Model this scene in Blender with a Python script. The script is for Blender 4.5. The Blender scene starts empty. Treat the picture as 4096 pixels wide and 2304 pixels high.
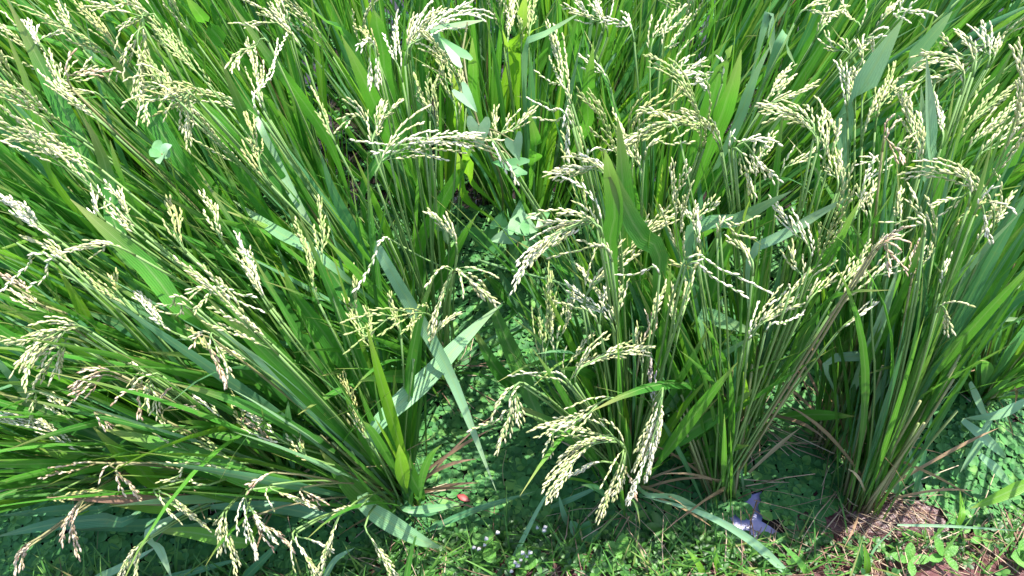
import bpy, math, random
import numpy as np
from mathutils import Vector, Matrix, noise as mnoise

RNG = random.Random(11)
R = math.radians
scene = bpy.context.scene
col = scene.collection

# ------------------------------------------------------------------ camera
CAM_H, PITCH, FPX = 1.30, R(55.0), 3036.0
cam_d = bpy.data.cameras.new('camera')
cam_d.sensor_width = 36.0
cam_d.lens = 36.0 * FPX / 4096.0
cam_d.clip_start = 0.02
cam_d.clip_end = 500.0
cam = bpy.data.objects.new('camera', cam_d)
col.objects.link(cam)
cam.location = (0, 0, CAM_H)
cam.rotation_euler = (math.pi / 2 - PITCH, 0, 0)
scene.camera = cam

# ------------------------------------------------------------------ sky and sun
SUN_EL, SUN_AZ = R(69.0), R(44.0)            # azimuth measured from +Y towards +X
w = bpy.data.worlds.new('World')
scene.world = w
w.use_nodes = True
nt = w.node_tree
bg = nt.nodes['Background']
sky = nt.nodes.new('ShaderNodeTexSky')
sky.sky_type = 'NISHITA'
sky.sun_disc = False
sky.sun_elevation = SUN_EL
sky.sun_rotation = SUN_AZ
sky.air_density = 1.0
sky.dust_density = 1.5
nt.links.new(sky.outputs[0], bg.inputs[0])
bg.inputs[1].default_value = 0.15
sun_d = bpy.data.lights.new('sun', 'SUN')
sun_d.energy = 3.9
sun_d.angle = R(0.55)
sun_d.color = (1.0, 0.95, 0.87)
sun = bpy.data.objects.new('sun', sun_d)
col.objects.link(sun)
sd = Vector((math.sin(SUN_AZ) * math.cos(SUN_EL), math.cos(SUN_AZ) * math.cos(SUN_EL), math.sin(SUN_EL)))
sun.rotation_euler = (-sd).to_track_quat('-Z', 'Y').to_euler()
vs = scene.view_settings
vs.view_transform = 'Standard'
vs.look = 'None'
vs.exposure = 1.47
vs.gamma = 1.0
vs.use_curve_mapping = False
scene.cycles.max_bounces = 7
scene.cycles.diffuse_bounces = 4
scene.cycles.glossy_bounces = 3
scene.cycles.transmission_bounces = 4
scene.cycles.transparent_max_bounces = 4
scene.cycles.caustics_reflective = False
scene.cycles.caustics_refractive = False


# ------------------------------------------------------------------ geometry helpers
def ray(px, py):
    u = (px - 2048.0) / FPX
    v = (1152.0 - py) / FPX
    return Vector((u, math.cos(PITCH) + v * math.sin(PITCH), -math.sin(PITCH) + v * math.cos(PITCH)))


def P(px, py, z=0.0):
    """world point seen at a photograph pixel, standing at height z above the water"""
    d = ray(px, py)
    t = (z - CAM_H) / d.z
    return Vector((d.x * t, d.y * t, z))


def pts_of(s):
    return [tuple(float(c) for c in q.split(',')) for q in s.split()]


FWD = Vector((0, math.cos(PITCH), -math.sin(PITCH)))
UPV = Vector((0, math.sin(PITCH), math.cos(PITCH)))


def pix(p):
    q = p - Vector((0, 0, CAM_H))
    d = q.dot(FWD)
    return 2048 + FPX * q.x / d, 1152 - FPX * q.dot(UPV) / d


# openings between the plants, where the photograph shows water and no blades
GAPS = [pts_of(g) for g in (
    '1700,1180 1800,1040 2020,1130 2080,1400 2110,1750 2050,1960 1800,1960 1730,1700 1690,1400',
    '3000,1560 3300,1560 3240,1700 3330,1900 3370,1990 3040,2010',
    '3580,1640 4110,1580 4110,2010 3620,2010',
    '2840,1150 3040,1150 3040,1330 2860,1330',
    '-20,2010 500,2100 850,2190 850,2310 -20,2310',
    '1690,2000 2420,2090 2420,2310 1650,2310',
    '2640,2010 3520,2020 3520,2310 2640,2310')]


def in_gap(p):
    x, y = pix(p)
    for g in GAPS:
        c = False
        for (x0, y0), (x1, y1) in zip(g, g[1:] + g[:1]):
            if (y0 > y) != (y1 > y) and x < (x1 - x0) * (y - y0) / (y1 - y0) + x0: c = not c
        if c: return True
    return False


def resample(ctrl, n):
    """Catmull-Rom through control points, n points, even in arc length"""
    c = [Vector(p) for p in ctrl]
    if len(c) == 2:
        c = [c[0], c[0].lerp(c[1], .5), c[1]]
    c = [c[0] * 2 - c[1]] + c + [c[-1] * 2 - c[-2]]
    dense = []
    for i in range(1, len(c) - 2):
        p0, p1, p2, p3 = c[i - 1:i + 3]
        for k in range(12):
            t = k / 12
            dense.append(.5 * ((2 * p1) + (p2 - p0) * t + (2 * p0 - 5 * p1 + 4 * p2 - p3) * t * t + (3 * p1 - p0 - 3 * p2 + p3) * t ** 3))
    dense.append(c[-2])
    L = [0.0]
    for a, b in zip(dense, dense[1:]):
        L.append(L[-1] + (b - a).length)
    out, j = [], 0
    for i in range(n):
        s = L[-1] * i / (n - 1)
        while j < len(L) - 2 and L[j + 1] < s:
            j += 1
        f = (s - L[j]) / max(1e-9, L[j + 1] - L[j])
        out.append(dense[j].lerp(dense[j + 1], min(1, max(0, f))))
    return out


def mesh_from(name, V, F, mat, uv=None, smooth=True, uvidx=None):
    me = bpy.data.meshes.new(name)
    me.from_pydata([tuple(v) for v in V], [], F)
    if uv is not None:
        lay = me.uv_layers.new(name='UVMap')
        vi = np.empty(len(me.loops), dtype=np.int32)
        me.loops.foreach_get('vertex_index', vi)
        lay.data.foreach_set('uv', np.asarray(uv, dtype=np.float32)[vi].ravel())
    if smooth:
        me.polygons.foreach_set('use_smooth', np.ones(len(me.polygons), dtype=bool))
    me.materials.append(mat)
    return me


def link(name, me, parent=None):
    o = bpy.data.objects.new(name, me)
    col.objects.link(o)
    if parent is not None:
        o.parent = parent
        o.matrix_parent_inverse = Matrix.Translation(-parent.location)
    return o


def empty(name, loc, label, cat, group=None):
    o = bpy.data.objects.new(name, None)
    o.empty_display_size = 0.02
    o.location = loc
    col.objects.link(o)
    return tag(o, label, cat, group)


def tag(o, label=None, cat=None, group=None, kind=None):
    if label: o['label'] = label
    if cat: o['category'] = cat
    if group: o['group'] = group
    if kind: o['kind'] = kind
    return o


def ribbon(pts, wf, side0=None, twist=0.0, tw0=0.0, fold=.25, ref=Vector((0, -.45, .9)), wob=0.0, ph=0.0):
    """flat blade along pts; wf(t) half width; V-folded along its midrib"""
    V, F, UV = [], [], []
    n = len(pts)
    for i, p in enumerate(pts):
        a, b = pts[max(0, i - 1)], pts[min(n - 1, i + 1)]
        t = (b - a).normalized()
        if side0 is not None:
            s = side0 - t * side0.dot(t)
        else:
            s = t.cross(ref)
        if s.length < 1e-4:
            s = t.orthogonal()
        s.normalize()
        k = i / (n - 1)
        s = Matrix.Rotation(tw0 + twist * k, 3, t) @ s
        nn = s.cross(t).normalized()
        h = wf(k)
        c = p - nn * (h * fold)
        wv = wob * h * math.sin(ph + k * 21)
        wv2 = wob * h * math.sin(ph * 1.7 + k * 17)
        V += [p - s * h + nn * wv, c, p + s * h + nn * wv2]
        UV += [(0, k), (.5, k), (1, k)]
        if i:
            j = 3 * i
            F += [(j - 3, j - 2, j + 1, j), (j - 2, j - 1, j + 2, j + 1)]
    return V, F, UV


def tube(pts, rf, n=5):
    V, F = [], []
    m = len(pts)
    prev = None
    for i, p in enumerate(pts):
        t = (pts[min(m - 1, i + 1)] - pts[max(0, i - 1)]).normalized()
        s = prev - t * prev.dot(t) if prev is not None else t.orthogonal()
        if s.length < 1e-5: s = t.orthogonal()
        s.normalize(); prev = s
        q = t.cross(s)
        r = rf(i / (m - 1))
        for k in range(n):
            a = 2 * math.pi * k / n
            V.append(p + (s * math.cos(a) + q * math.sin(a)) * r)
        if i:
            for k in range(n):
                F.append(((i - 1) * n + k, (i - 1) * n + (k + 1) % n, i * n + (k + 1) % n, i * n + k))
    F.append(tuple(range((m - 1) * n, m * n)))
    F.append(tuple(reversed(range(n))))
    return V, F


def join(parts):
    V, F = [], []
    for v, f in parts:
        o = len(V)
        V += list(v)
        F += [tuple(i + o for i in q) for q in f]
    return V, F


# ------------------------------------------------------------------ materials
def new_mat(name):
    m = bpy.data.materials.new(name)
    m.use_nodes = True
    t = m.node_tree
    t.nodes.clear()
    return m, t, t.nodes, t.links


def ramp(N, cols):
    r = N.new('ShaderNodeValToRGB')
    e = r.color_ramp.elements
    while len(e) < len(cols): e.new(0.5)
    for i, (p, c) in enumerate(cols):
        e[i].position = p
        e[i].color = (*c, 1)
    return r


def leaf_material(name, cols, tcol, trans=.38, rough=.40, spec=.5, dry_tip=.6, veins=9.0, coat=.0, sat=1.0, foot=(.20, .17, .07), island=False):
    m, t, N, L = new_mat(name)
    out = N.new('ShaderNodeOutputMaterial')
    info = N.new('ShaderNodeObjectInfo')
    cr = ramp(N, cols)
    if island: info = N.new('ShaderNodeNewGeometry')
    L.new(info.outputs['Random Per Island' if island else 'Random'], cr.inputs[0])
    uv = N.new('ShaderNodeUVMap')
    sep = N.new('ShaderNodeSeparateXYZ')
    L.new(uv.outputs[0], sep.inputs[0])
    # parallel veins
    mu = N.new('ShaderNodeMath'); mu.operation = 'MULTIPLY'; mu.inputs[1].default_value = veins * 6.283
    L.new(sep.outputs[0], mu.inputs[0])
    sn = N.new('ShaderNodeMath'); sn.operation = 'SINE'
    L.new(mu.outputs[0], sn.inputs[0])
    # midrib
    ds = N.new('ShaderNodeMath'); ds.operation = 'SUBTRACT'; ds.inputs[1].default_value = .5
    L.new(sep.outputs[0], ds.inputs[0])
    ab = N.new('ShaderNodeMath'); ab.operation = 'ABSOLUTE'
    L.new(ds.outputs[0], ab.inputs[0])
    mr = N.new('ShaderNodeMapRange'); mr.inputs[1].default_value = .03; mr.inputs[2].default_value = .09
    mr.inputs[3].default_value = .42; mr.inputs[4].default_value = 0
    L.new(ab.outputs[0], mr.inputs[0])
    # blotches along the blade
    tc = N.new('ShaderNodeTexCoord')
    ns = N.new('ShaderNodeTexNoise'); ns.inputs['Scale'].default_value = 14; ns.inputs['Detail'].default_value = 4
    L.new(tc.outputs['Object'], ns.inputs['Vector'])
    hs = N.new('ShaderNodeHueSaturation')
    hs.inputs['Saturation'].default_value = sat
    L.new(cr.outputs[0], hs.inputs['Color'])
    va = N.new('ShaderNodeMath'); va.operation = 'MULTIPLY_ADD'; va.inputs[1].default_value = .9; va.inputs[2].default_value = .55
    L.new(ns.outputs[0], va.inputs[0])
    vb = N.new('ShaderNodeMath'); vb.operation = 'MULTIPLY_ADD'; vb.inputs[1].default_value = .09
    L.new(sn.outputs[0], vb.inputs[0]); L.new(va.outputs[0], vb.inputs[2])
    L.new(vb.outputs[0], hs.inputs['Value'])
    mm = N.new('ShaderNodeMixRGB'); mm.inputs[2].default_value = (.30, .45, .16, 1)
    L.new(mr.outputs[0], mm.inputs[0]); L.new(hs.outputs[0], mm.inputs[1])
    # small yellow-brown flecks
    n3 = N.new('ShaderNodeTexNoise'); n3.inputs['Scale'].default_value = 70; n3.inputs['Detail'].default_value = 3
    L.new(tc.outputs['Object'], n3.inputs['Vector'])
    fr = N.new('ShaderNodeMapRange'); fr.inputs[1].default_value = .64; fr.inputs[2].default_value = .74
    fr.inputs[3].default_value = 0; fr.inputs[4].default_value = .28
    L.new(n3.outputs[0], fr.inputs[0])
    mf = N.new('ShaderNodeMixRGB'); mf.inputs[2].default_value = (.30, .27, .08, 1)
    L.new(fr.outputs[0], mf.inputs[0]); L.new(mm.outputs[0], mf.inputs[1])
    mm = mf
    # dry tip
    tr = N.new('ShaderNodeMapRange'); tr.inputs[1].default_value = .86; tr.inputs[2].default_value = 1.0
    tr.inputs[3].default_value = 0; tr.inputs[4].default_value = dry_tip
    L.new(sep.outputs[1], tr.inputs[0])
    mt = N.new('ShaderNodeMixRGB'); mt.inputs[2].default_value = (.50, .38, .16, 1)
    L.new(tr.outputs[0], mt.inputs[0]); L.new(mm.outputs[0], mt.inputs[1])
    # pale brownish sheath at the foot
    sh = N.new('ShaderNodeMapRange'); sh.inputs[1].default_value = .0; sh.inputs[2].default_value = .22
    sh.inputs[3].default_value = .75; sh.inputs[4].default_value = 0
    L.new(sep.outputs[1], sh.inputs[0])
    m2 = N.new('ShaderNodeMixRGB'); m2.inputs[2].default_value = (*foot, 1)
    L.new(sh.outputs[0], m2.inputs[0]); L.new(mt.outputs[0], m2.inputs[1])
    b = N.new('ShaderNodeBsdfPrincipled')
    b.inputs['Roughness'].default_value = rough
    b.inputs['Specular IOR Level'].default_value = spec
    L.new(m2.outputs[0], b.inputs['Base Color'])
    bp = N.new('ShaderNodeBump'); bp.inputs['Strength'].default_value = .25; bp.inputs['Distance'].default_value = .0006
    L.new(sn.outputs[0], bp.inputs['Height']); L.new(bp.outputs[0], b.inputs['Normal'])
    tl = N.new('ShaderNodeBsdfTranslucent')
    mx = N.new('ShaderNodeMixRGB'); mx.blend_type = 'MIX'; mx.inputs[0].default_value = .55; mx.inputs[2].default_value = (*tcol, 1)
    L.new(m2.outputs[0], mx.inputs[1]); L.new(mx.outputs[0], tl.inputs[0])
    ms = N.new('ShaderNodeMixShader'); ms.inputs[0].default_value = trans
    L.new(b.outputs[0], ms.inputs[1]); L.new(tl.outputs[0], ms.inputs[2])
    L.new(ms.outputs[0], out.inputs[0])
    return m


def grain_material(name, cols, rough=.5, trans=.12):
    m, t, N, L = new_mat(name)
    out = N.new('ShaderNodeOutputMaterial')
    g = N.new('ShaderNodeNewGeometry')
    cr = ramp(N, cols)
    L.new(g.outputs['Random Per Island'], cr.inputs[0])
    tc = N.new('ShaderNodeTexCoord')
    ns = N.new('ShaderNodeTexNoise'); ns.inputs['Scale'].default_value = 420; ns.inputs['Detail'].default_value = 2
    L.new(tc.outputs['Object'], ns.inputs['Vector'])
    hs = N.new('ShaderNodeHueSaturation')
    va = N.new('ShaderNodeMath'); va.operation = 'MULTIPLY_ADD'; va.inputs[1].default_value = .7; va.inputs[2].default_value = .65
    L.new(ns.outputs[0], va.inputs[0]); L.new(va.outputs[0], hs.inputs['Value'])
    L.new(cr.outputs[0], hs.inputs['Color'])
    b = N.new('ShaderNodeBsdfPrincipled')
    b.inputs['Roughness'].default_value = rough
    b.inputs['Specular IOR Level'].default_value = .4
    L.new(hs.outputs[0], b.inputs['Base Color'])
    tl = N.new('ShaderNodeBsdfTranslucent')
    L.new(hs.outputs[0], tl.inputs[0])
    ms = N.new('ShaderNodeMixShader'); ms.inputs[0].default_value = trans
    L.new(b.outputs[0], ms.inputs[1]); L.new(tl.outputs[0], ms.inputs[2])
    L.new(ms.outputs[0], out.inputs[0])
    return m


M = {}
M['green'] = leaf_material('rice_leaf', [(0, (.045, .18, .028)), (.35, (.070, .27, .034)), (.7, (.105, .34, .036)), (1, (.06, .21, .045))], (.18, .53, .03), spec=.5, rough=.38, trans=.38)
M['fine'] = leaf_material('fine_rice_leaf', [(0, (.045, .18, .03)), (.3, (.075, .26, .032)), (.6, (.12, .33, .035)), (.85, (.08, .25, .09)), (1, (.20, .24, .07))], (.19, .52, .03), trans=.4, island=True)
M['blue'] = leaf_material('glaucous_leaf', [(0, (.06, .21, .08)), (.5, (.085, .26, .11)), (1, (.13, .31, .15))], (.14, .46, .07), trans=.28, rough=.38, spec=.5, dry_tip=.15)
M['mint'] = leaf_material('pale_leaf', [(0, (.16, .36, .15)), (.5, (.22, .43, .21)), (1, (.30, .50, .28))], (.25, .5, .2), trans=.25, rough=.38, spec=.5, dry_tip=.25)
M['lime'] = leaf_material('yellow_green_leaf', [(0, (.11, .33, .02)), (.5, (.16, .40, .03)), (1, (.20, .42, .04))], (.32, .62, .02), trans=.45)
M['dry'] = leaf_material('dry_leaf', [(0, (.30, .19, .10)), (.4, (.42, .29, .17)), (.8, (.36, .20, .15)), (1, (.50, .40, .24))], (.4, .28, .15), trans=.25, rough=.65, spec=.25, dry_tip=.0)
M['culm'] = leaf_material('culm', [(0, (.18, .22, .06)), (.5, (.28, .25, .11)), (1, (.36, .25, .15))], (.2, .2, .05), trans=.08, rough=.5, spec=.4, dry_tip=0, foot=(.40, .25, .17))
M['stalk'] = leaf_material('panicle_stalk', [(0, (.08, .20, .04)), (1, (.14, .27, .05))], (.15, .3, .04), trans=.1, rough=.5, dry_tip=0)
M['g_c'] = grain_material('grain_cream', [(0, (.45, .48, .19)), (.4, (.62, .60, .31)), (.75, (.74, .70, .44)), (1, (.38, .42, .15))])
M['g_g'] = grain_material('grain_green', [(0, (.22, .31, .08)), (.4, (.36, .42, .14)), (.75, (.52, .53, .24)), (1, (.30, .35, .11))])
M['g_w'] = grain_material('grain_pale', [(0, (.70, .67, .44)), (.5, (.82, .79, .60)), (1, (.60, .57, .32))])
M['g_y'] = grain_material('grain_yellow', [(0, (.38, .42, .13)), (.5, (.52, .51, .20)), (1, (.36, .34, .12))])
M['g_b'] = grain_material('grain_tan', [(0, (.54, .37, .23)), (.4, (.66, .51, .35)), (.75, (.72, .61, .45)), (1, (.50, .30, .19))])
M['g_s'] = grain_material('grain_grey', [(0, (.36, .30, .28)), (.5, (.48, .42, .40)), (1, (.56, .50, .45))])


def plain_material(name, cols, scale=30.0, rough=.6, spec=.3, trans=0.0, island=False, bump=0.0, bscale=200.0):
    m, t, N, L = new_mat(name)
    out = N.new('ShaderNodeOutputMaterial')
    cr = ramp(N, cols)
    tc = N.new('ShaderNodeTexCoord')
    ns = N.new('ShaderNodeTexNoise'); ns.inputs['Scale'].default_value = scale; ns.inputs['Detail'].default_value = 5
    L.new(tc.outputs['Object'], ns.inputs['Vector'])
    if island:
        g = N.new('ShaderNodeNewGeometry')
        ad = N.new('ShaderNodeMath'); ad.operation = 'MULTIPLY_ADD'; ad.inputs[1].default_value = .35
        L.new(ns.outputs[0], ad.inputs[0])
        sb = N.new('ShaderNodeMath'); sb.operation = 'MULTIPLY_ADD'; sb.inputs[1].default_value = .95; sb.inputs[2].default_value = -.15
        L.new(g.outputs['Random Per Island'], sb.inputs[0]); L.new(sb.outputs[0], ad.inputs[2])
        L.new(ad.outputs[0], cr.inputs[0])
    else:
        L.new(ns.outputs[0], cr.inputs[0])
    b = N.new('ShaderNodeBsdfPrincipled')
    b.inputs['Roughness'].default_value = rough
    b.inputs['Specular IOR Level'].default_value = spec
    L.new(cr.outputs[0], b.inputs['Base Color'])
    if bump:
        n2 = N.new('ShaderNodeTexNoise'); n2.inputs['Scale'].default_value = bscale; n2.inputs['Detail'].default_value = 6
        L.new(tc.outputs['Object'], n2.inputs['Vector'])
        bp = N.new('ShaderNodeBump'); bp.inputs['Strength'].default_value = bump; bp.inputs['Distance'].default_value = .01
        L.new(n2.outputs[0], bp.inputs['Height']); L.new(bp.outputs[0], b.inputs['Normal'])
    if trans:
        tl = N.new('ShaderNodeBsdfTranslucent'); L.new(cr.outputs[0], tl.inputs[0])
        ms = N.new('ShaderNodeMixShader'); ms.inputs[0].default_value = trans
        L.new(b.outputs[0], ms.inputs[1]); L.new(tl.outputs[0], ms.inputs[2])
        L.new(ms.outputs[0], out.inputs[0])
    else:
        L.new(b.outputs[0], out.inputs[0])
    return m


M['mud'] = plain_material('mud', [(.3, (.055, .022, .024)), (.55, (.12, .050, .054)), (.75, (.21, .10, .105))], 9, .38, .5, bump=.9, bscale=45)
M['float'] = plain_material('floating_leaf', [(0, (.034, .13, .040)), (.4, (.050, .185, .050)), (.8, (.075, .24, .056)), (1, (.15, .33, .07))], 60, .55, .25, .10, island=True)
M['weed'] = plain_material('weed_leaf', [(0, (.025, .095, .02)), (.5, (.05, .17, .03)), (1, (.12, .30, .05))], 60, .42, .45, .3, island=True)
M['bright'] = plain_material('bright_weed_leaf', [(.3, (.075, .24, .035)), (.55, (.12, .33, .05)), (.75, (.20, .40, .08))], 90, .42, .45, .3, bump=.3, bscale=300)
M['turf'] = plain_material('bank_grass_blade', [(0, (.04, .14, .025)), (.5, (.09, .25, .04)), (.85, (.16, .34, .06)), (1, (.34, .30, .12))], 50, .45, .4, .3, island=True)
M['painted_sky'] = plain_material('painted_sky_reflection', [(.3, (.22, .23, .46)), (.6, (.33, .33, .60)), (.75, (.28, .20, .38))], 40, .28, .5, 0, bump=.2, bscale=60)  # sky reflection put into the base colour of the open water patch
M['spin'] = plain_material('arrow_leaf', [(.3, (.09, .26, .08)), (.7, (.16, .36, .14))], 30, .33, .6, .2)
M['spin_pale'] = plain_material('pale_arrow_leaf', [(.3, (.22, .40, .20)), (.7, (.33, .52, .31))], 30, .33, .6, .25)
M['spin_dark'] = plain_material('dark_arrow_leaf', [(.3, (.045, .17, .05)), (.7, (.08, .25, .07))], 30, .33, .6, .2)
M['straw'] = plain_material('straw', [(0, (.14, .075, .055)), (.35, (.30, .19, .13)), (.7, (.46, .34, .24)), (1, (.58, .48, .33))], 30, .6, .3, 0, island=True)
M['flower'] = plain_material('white_flower', [(0, (.50, .48, .50)), (1, (.68, .66, .66))], 900, .7, .2, .2)
M['red'] = plain_material('red_leaf', [(0, (.16, .012, .012)), (1, (.30, .03, .025))], 60, .4, .4)
M['stem'] = plain_material('weed_stem', [(0, (.14, .09, .05)), (1, (.16, .22, .07))], 40, .5, .4)

m, t_, N_, L_ = new_mat('paddy_water')
o_ = N_.new('ShaderNodeOutputMaterial')
b_ = N_.new('ShaderNodeBsdfPrincipled')
b_.inputs['Base Color'].default_value = (.028, .018, .020, 1)
b_.inputs['Roughness'].default_value = .04
b_.inputs['Specular IOR Level'].default_value = .8
n_ = N_.new('ShaderNodeTexNoise'); n_.inputs['Scale'].default_value = 28
tc_ = N_.new('ShaderNodeTexCoord'); L_.new(tc_.outputs['Object'], n_.inputs['Vector'])
bp_ = N_.new('ShaderNodeBump'); bp_.inputs['Strength'].default_value = .12; bp_.inputs['Distance'].default_value = .01
L_.new(n_.outputs[0], bp_.inputs['Height']); L_.new(bp_.outputs[0], b_.inputs['Normal'])
L_.new(b_.outputs[0], o_.inputs[0])
M['water'] = m


# ------------------------------------------------------------------ the setting: ground and water
def shore(x):
    """y of the water's edge along the bank"""
    if x < -.35: s = .315
    elif x < -.05: s = .315 + (x + .35) / .30 * .075
    elif x < .35: s = .39 - (x + .05) / .40 * .015
    else: s = .375 + min(1, (x - .35) / .35) * .035
    return s + .012 * math.sin(x * 23) + .007 * math.sin(x * 57 + 1)


def gz(x, y):
    h = (shore(x) - y) * .55
    h = max(-.05, min(.075, h))
    if h > .015: h += .010 * mnoise.noise(Vector((x * 9, y * 9, .3))) + .006 * mnoise.noise(Vector((x * 31, y * 31, 1.7)))
    d = math.hypot((x - .64) / .12, (y - .42) / .055)
    if d < 1.6: h = max(h, .010 * (1 - d / 1.25) + .004 * mnoise.noise(Vector((x * 60, y * 60, 4))))
    return h


xs = [-60, -20, -8, -3] + [-1.4 + i * .02 for i in range(141)] + [3, 8, 20, 60]
ys = [-60, -20, -6, -2, -1] + [-.6 + i * .02 for i in range(70)] + [.9, 1.2, 1.6, 2.2, 3, 6, 20, 60]
V = [Vector((x, y, gz(x, y))) for y in ys for x in xs]
nx = len(xs)
F = [(j * nx + i, j * nx + i + 1, (j + 1) * nx + i + 1, (j + 1) * nx + i) for j in range(len(ys) - 1) for i in range(nx - 1)]
tag(link('ground', mesh_from('ground', V, F, M['mud'])), 'wet brown mud of the bank and paddy bed', kind='structure')
tag(link('water', mesh_from('water', [(-60, -1, 0), (60, -1, 0), (60, 60, 0), (-60, 60, 0)], [(0, 1, 2, 3)], M['water'])), 'murky brown paddy water between the plants', kind='structure')

# the open patch of water with its sky reflection painted blue-violet, and the mud showing at its lower end
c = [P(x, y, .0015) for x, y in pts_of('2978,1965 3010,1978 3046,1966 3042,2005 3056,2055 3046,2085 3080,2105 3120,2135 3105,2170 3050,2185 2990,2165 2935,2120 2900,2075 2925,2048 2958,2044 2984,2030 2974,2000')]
painted_sky = link('painted_sky_reflection', mesh_from('painted_sky_reflection', c, [tuple(range(len(c)))][::1], M['painted_sky'], smooth=False))
tag(painted_sky, 'painted blue-violet sky reflection on open water at the foot of the bare brown culms', 'puddle', kind='structure')

# ------------------------------------------------------------------ rice: panicles
_ga = []
_rings = ((.0, 0), (.14, .62), (.42, 1.0), (.74, .82), (1.0, 0))
GV, GF = [], []
GN = 5
for zz, rr in _rings:
    if rr == 0:
        GV.append((0, 0, zz))
    else:
        for k in range(GN):
            a = 2 * math.pi * k / GN
            GV.append((rr * math.cos(a), rr * .8 * math.sin(a), zz))
for k in range(GN):
    GF.append((0, 1 + (k + 1) % GN, 1 + k))
for r_ in range(2):
    for k in range(GN):
        a, b = 1 + r_ * GN, 1 + (r_ + 1) * GN
        GF.append((a + k, a + (k + 1) % GN, b + (k + 1) % GN, b + k))
for k in range(GN):
    GF.append((1 + 2 * GN + k, 1 + 2 * GN + (k + 1) % GN, 1 + 3 * GN))
GV = np.array(GV)


def grains_mesh(name, gl, mat):
    vs_, fs_ = [], []
    for p, d, ln, rd in gl:
        s = d.orthogonal().normalized()
        s = Matrix.Rotation(RNG.uniform(0, 6.28), 3, d) @ s
        q = d.cross(s)
        A = np.array([s * rd, q * rd, d * ln])
        o = len(vs_) * len(GV)
        vs_.append(GV @ A + np.array(p))
        fs_ += [tuple(i + o for i in f) for f in GF]
    return mesh_from(name, np.concatenate(vs_).tolist(), fs_, mat)


def rand_perp(t):
    s = t.orthogonal().normalized()
    return Matrix.Rotation(RNG.uniform(0, 6.283), 3, t) @ s


GL, GR = .0090, .00138


def panicle_geometry(stalk, rachis, nb=8, spread=.5, blen=.45, size=1.0, grav=.05, dens=1.0):
    """stalk: points below the panicle, rachis: its own axis. -> tube geometry, grain list"""
    tubes, gl = [], []
    L = sum((b - a).length for a, b in zip(rachis, rachis[1:]))
    if stalk:
        tubes.append(tube(stalk, lambda k: .0021 - .0006 * k, 4))
    tubes.append(tube(rachis, lambda k: .0014 - .0009 * k, 4))
    n = len(rachis)

    def at(t):
        f = t * (n - 1); i = min(n - 2, int(f))
        return rachis[i].lerp(rachis[i + 1], f - i), (rachis[min(n - 1, i + 1)] - rachis[max(0, i - 1 if i == n - 2 else i)]).normalized()

    def string(pl, start):
        """grains alternating along a branch"""
        ll = [0]
        for a, b in zip(pl, pl[1:]): ll.append(ll[-1] + (b - a).length)
        s, k, j = start * ll[-1], 0, 0
        while s < ll[-1]:
            while j < len(ll) - 2 and ll[j + 1] < s: j += 1
            f = (s - ll[j]) / max(1e-6, ll[j + 1] - ll[j])
            p = pl[j].lerp(pl[j + 1], f)
            d = (pl[j + 1] - pl[j]).normalized()
            sd_ = side_ if k % 2 else -side_
            gd = (d + sd_ * RNG.uniform(.08, .26) + Vector((RNG.gauss(0, .08), RNG.gauss(0, .08), RNG.gauss(0, .08)))).normalized()
            gl.append((p + gd * .001, gd, GL * size * RNG.uniform(.85, 1.12), GR * size * RNG.uniform(.8, 1.12)))
            k += 1
            s += .0050 * size / dens * RNG.uniform(.8, 1.25)

    for k in range(nb):
        t = .02 + .80 * (k + RNG.uniform(-.3, .3) + .3) / max(1, nb)
        t = min(.86, max(0, t))
        p, tg = at(t)
        d = (tg + rand_perp(tg) * spread * RNG.uniform(.5, 1.2)).normalized()
        bl = L * blen * (1.15 - .7 * t) * RNG.uniform(.8, 1.2)
        st = 7
        pl = [p]
        for i in range(st):
            tg2 = at(min(1, t + (i + 1) / st * bl / L))[1]
            d = (d + tg2 * .18 + Vector((0, 0, -1)) * grav * (1 + i * .3)).normalized()
            p = p + d * (bl / st)
            pl.append(p)
        side_ = rand_perp(d)
        tubes.append(tube(pl, lambda k: .0006, 3))
        string(pl, .22)
    side_ = rand_perp((rachis[-1] - rachis[-2]).normalized())
    string(rachis[max(0, int(n * (.45 if nb else .05))):], 0.02)
    return join(tubes), gl


def add_panicle(hill, stalk, rachis, kind, **kw):
    (v, f), gl = panicle_geometry(stalk, rachis, **kw)
    o = link('panicle', mesh_from('panicle', v, f, M['stalk'] if kind not in 'bs' else M['dry'], uv=[(.5, .5)] * len(v)), hill)
    g = link('grains', grains_mesh('grains', gl, M['g_' + kind]), o)
    g.matrix_parent_inverse = Matrix.Identity(4)
    g.parent = o
    g['kind'] = 'stuff'
    return o


# ------------------------------------------------------------------ rice: leaves
def blade_width(wmax, sheath=.3, rise=.62, foot=.0022):
    def f(k):
        if k < sheath: return foot + .0004 * k
        if k < rise:
            a = (k - sheath) / (rise - sheath)
            return foot + (wmax - foot) * (a * a * (3 - 2 * a)) ** .7
        a = (k - rise) / (1 - rise)
        return wmax * max(.03, 1 - a ** 1.7)
    return f


def add_leaf(hill, pts, half, mat, name='leaf', **kw):
    wf = kw.pop('wf', None) or blade_width(half)
    v, f, uv = ribbon(pts, wf, **kw)
    return link(name, mesh_from(name, v, f, M[mat], uv=uv), hill)


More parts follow.
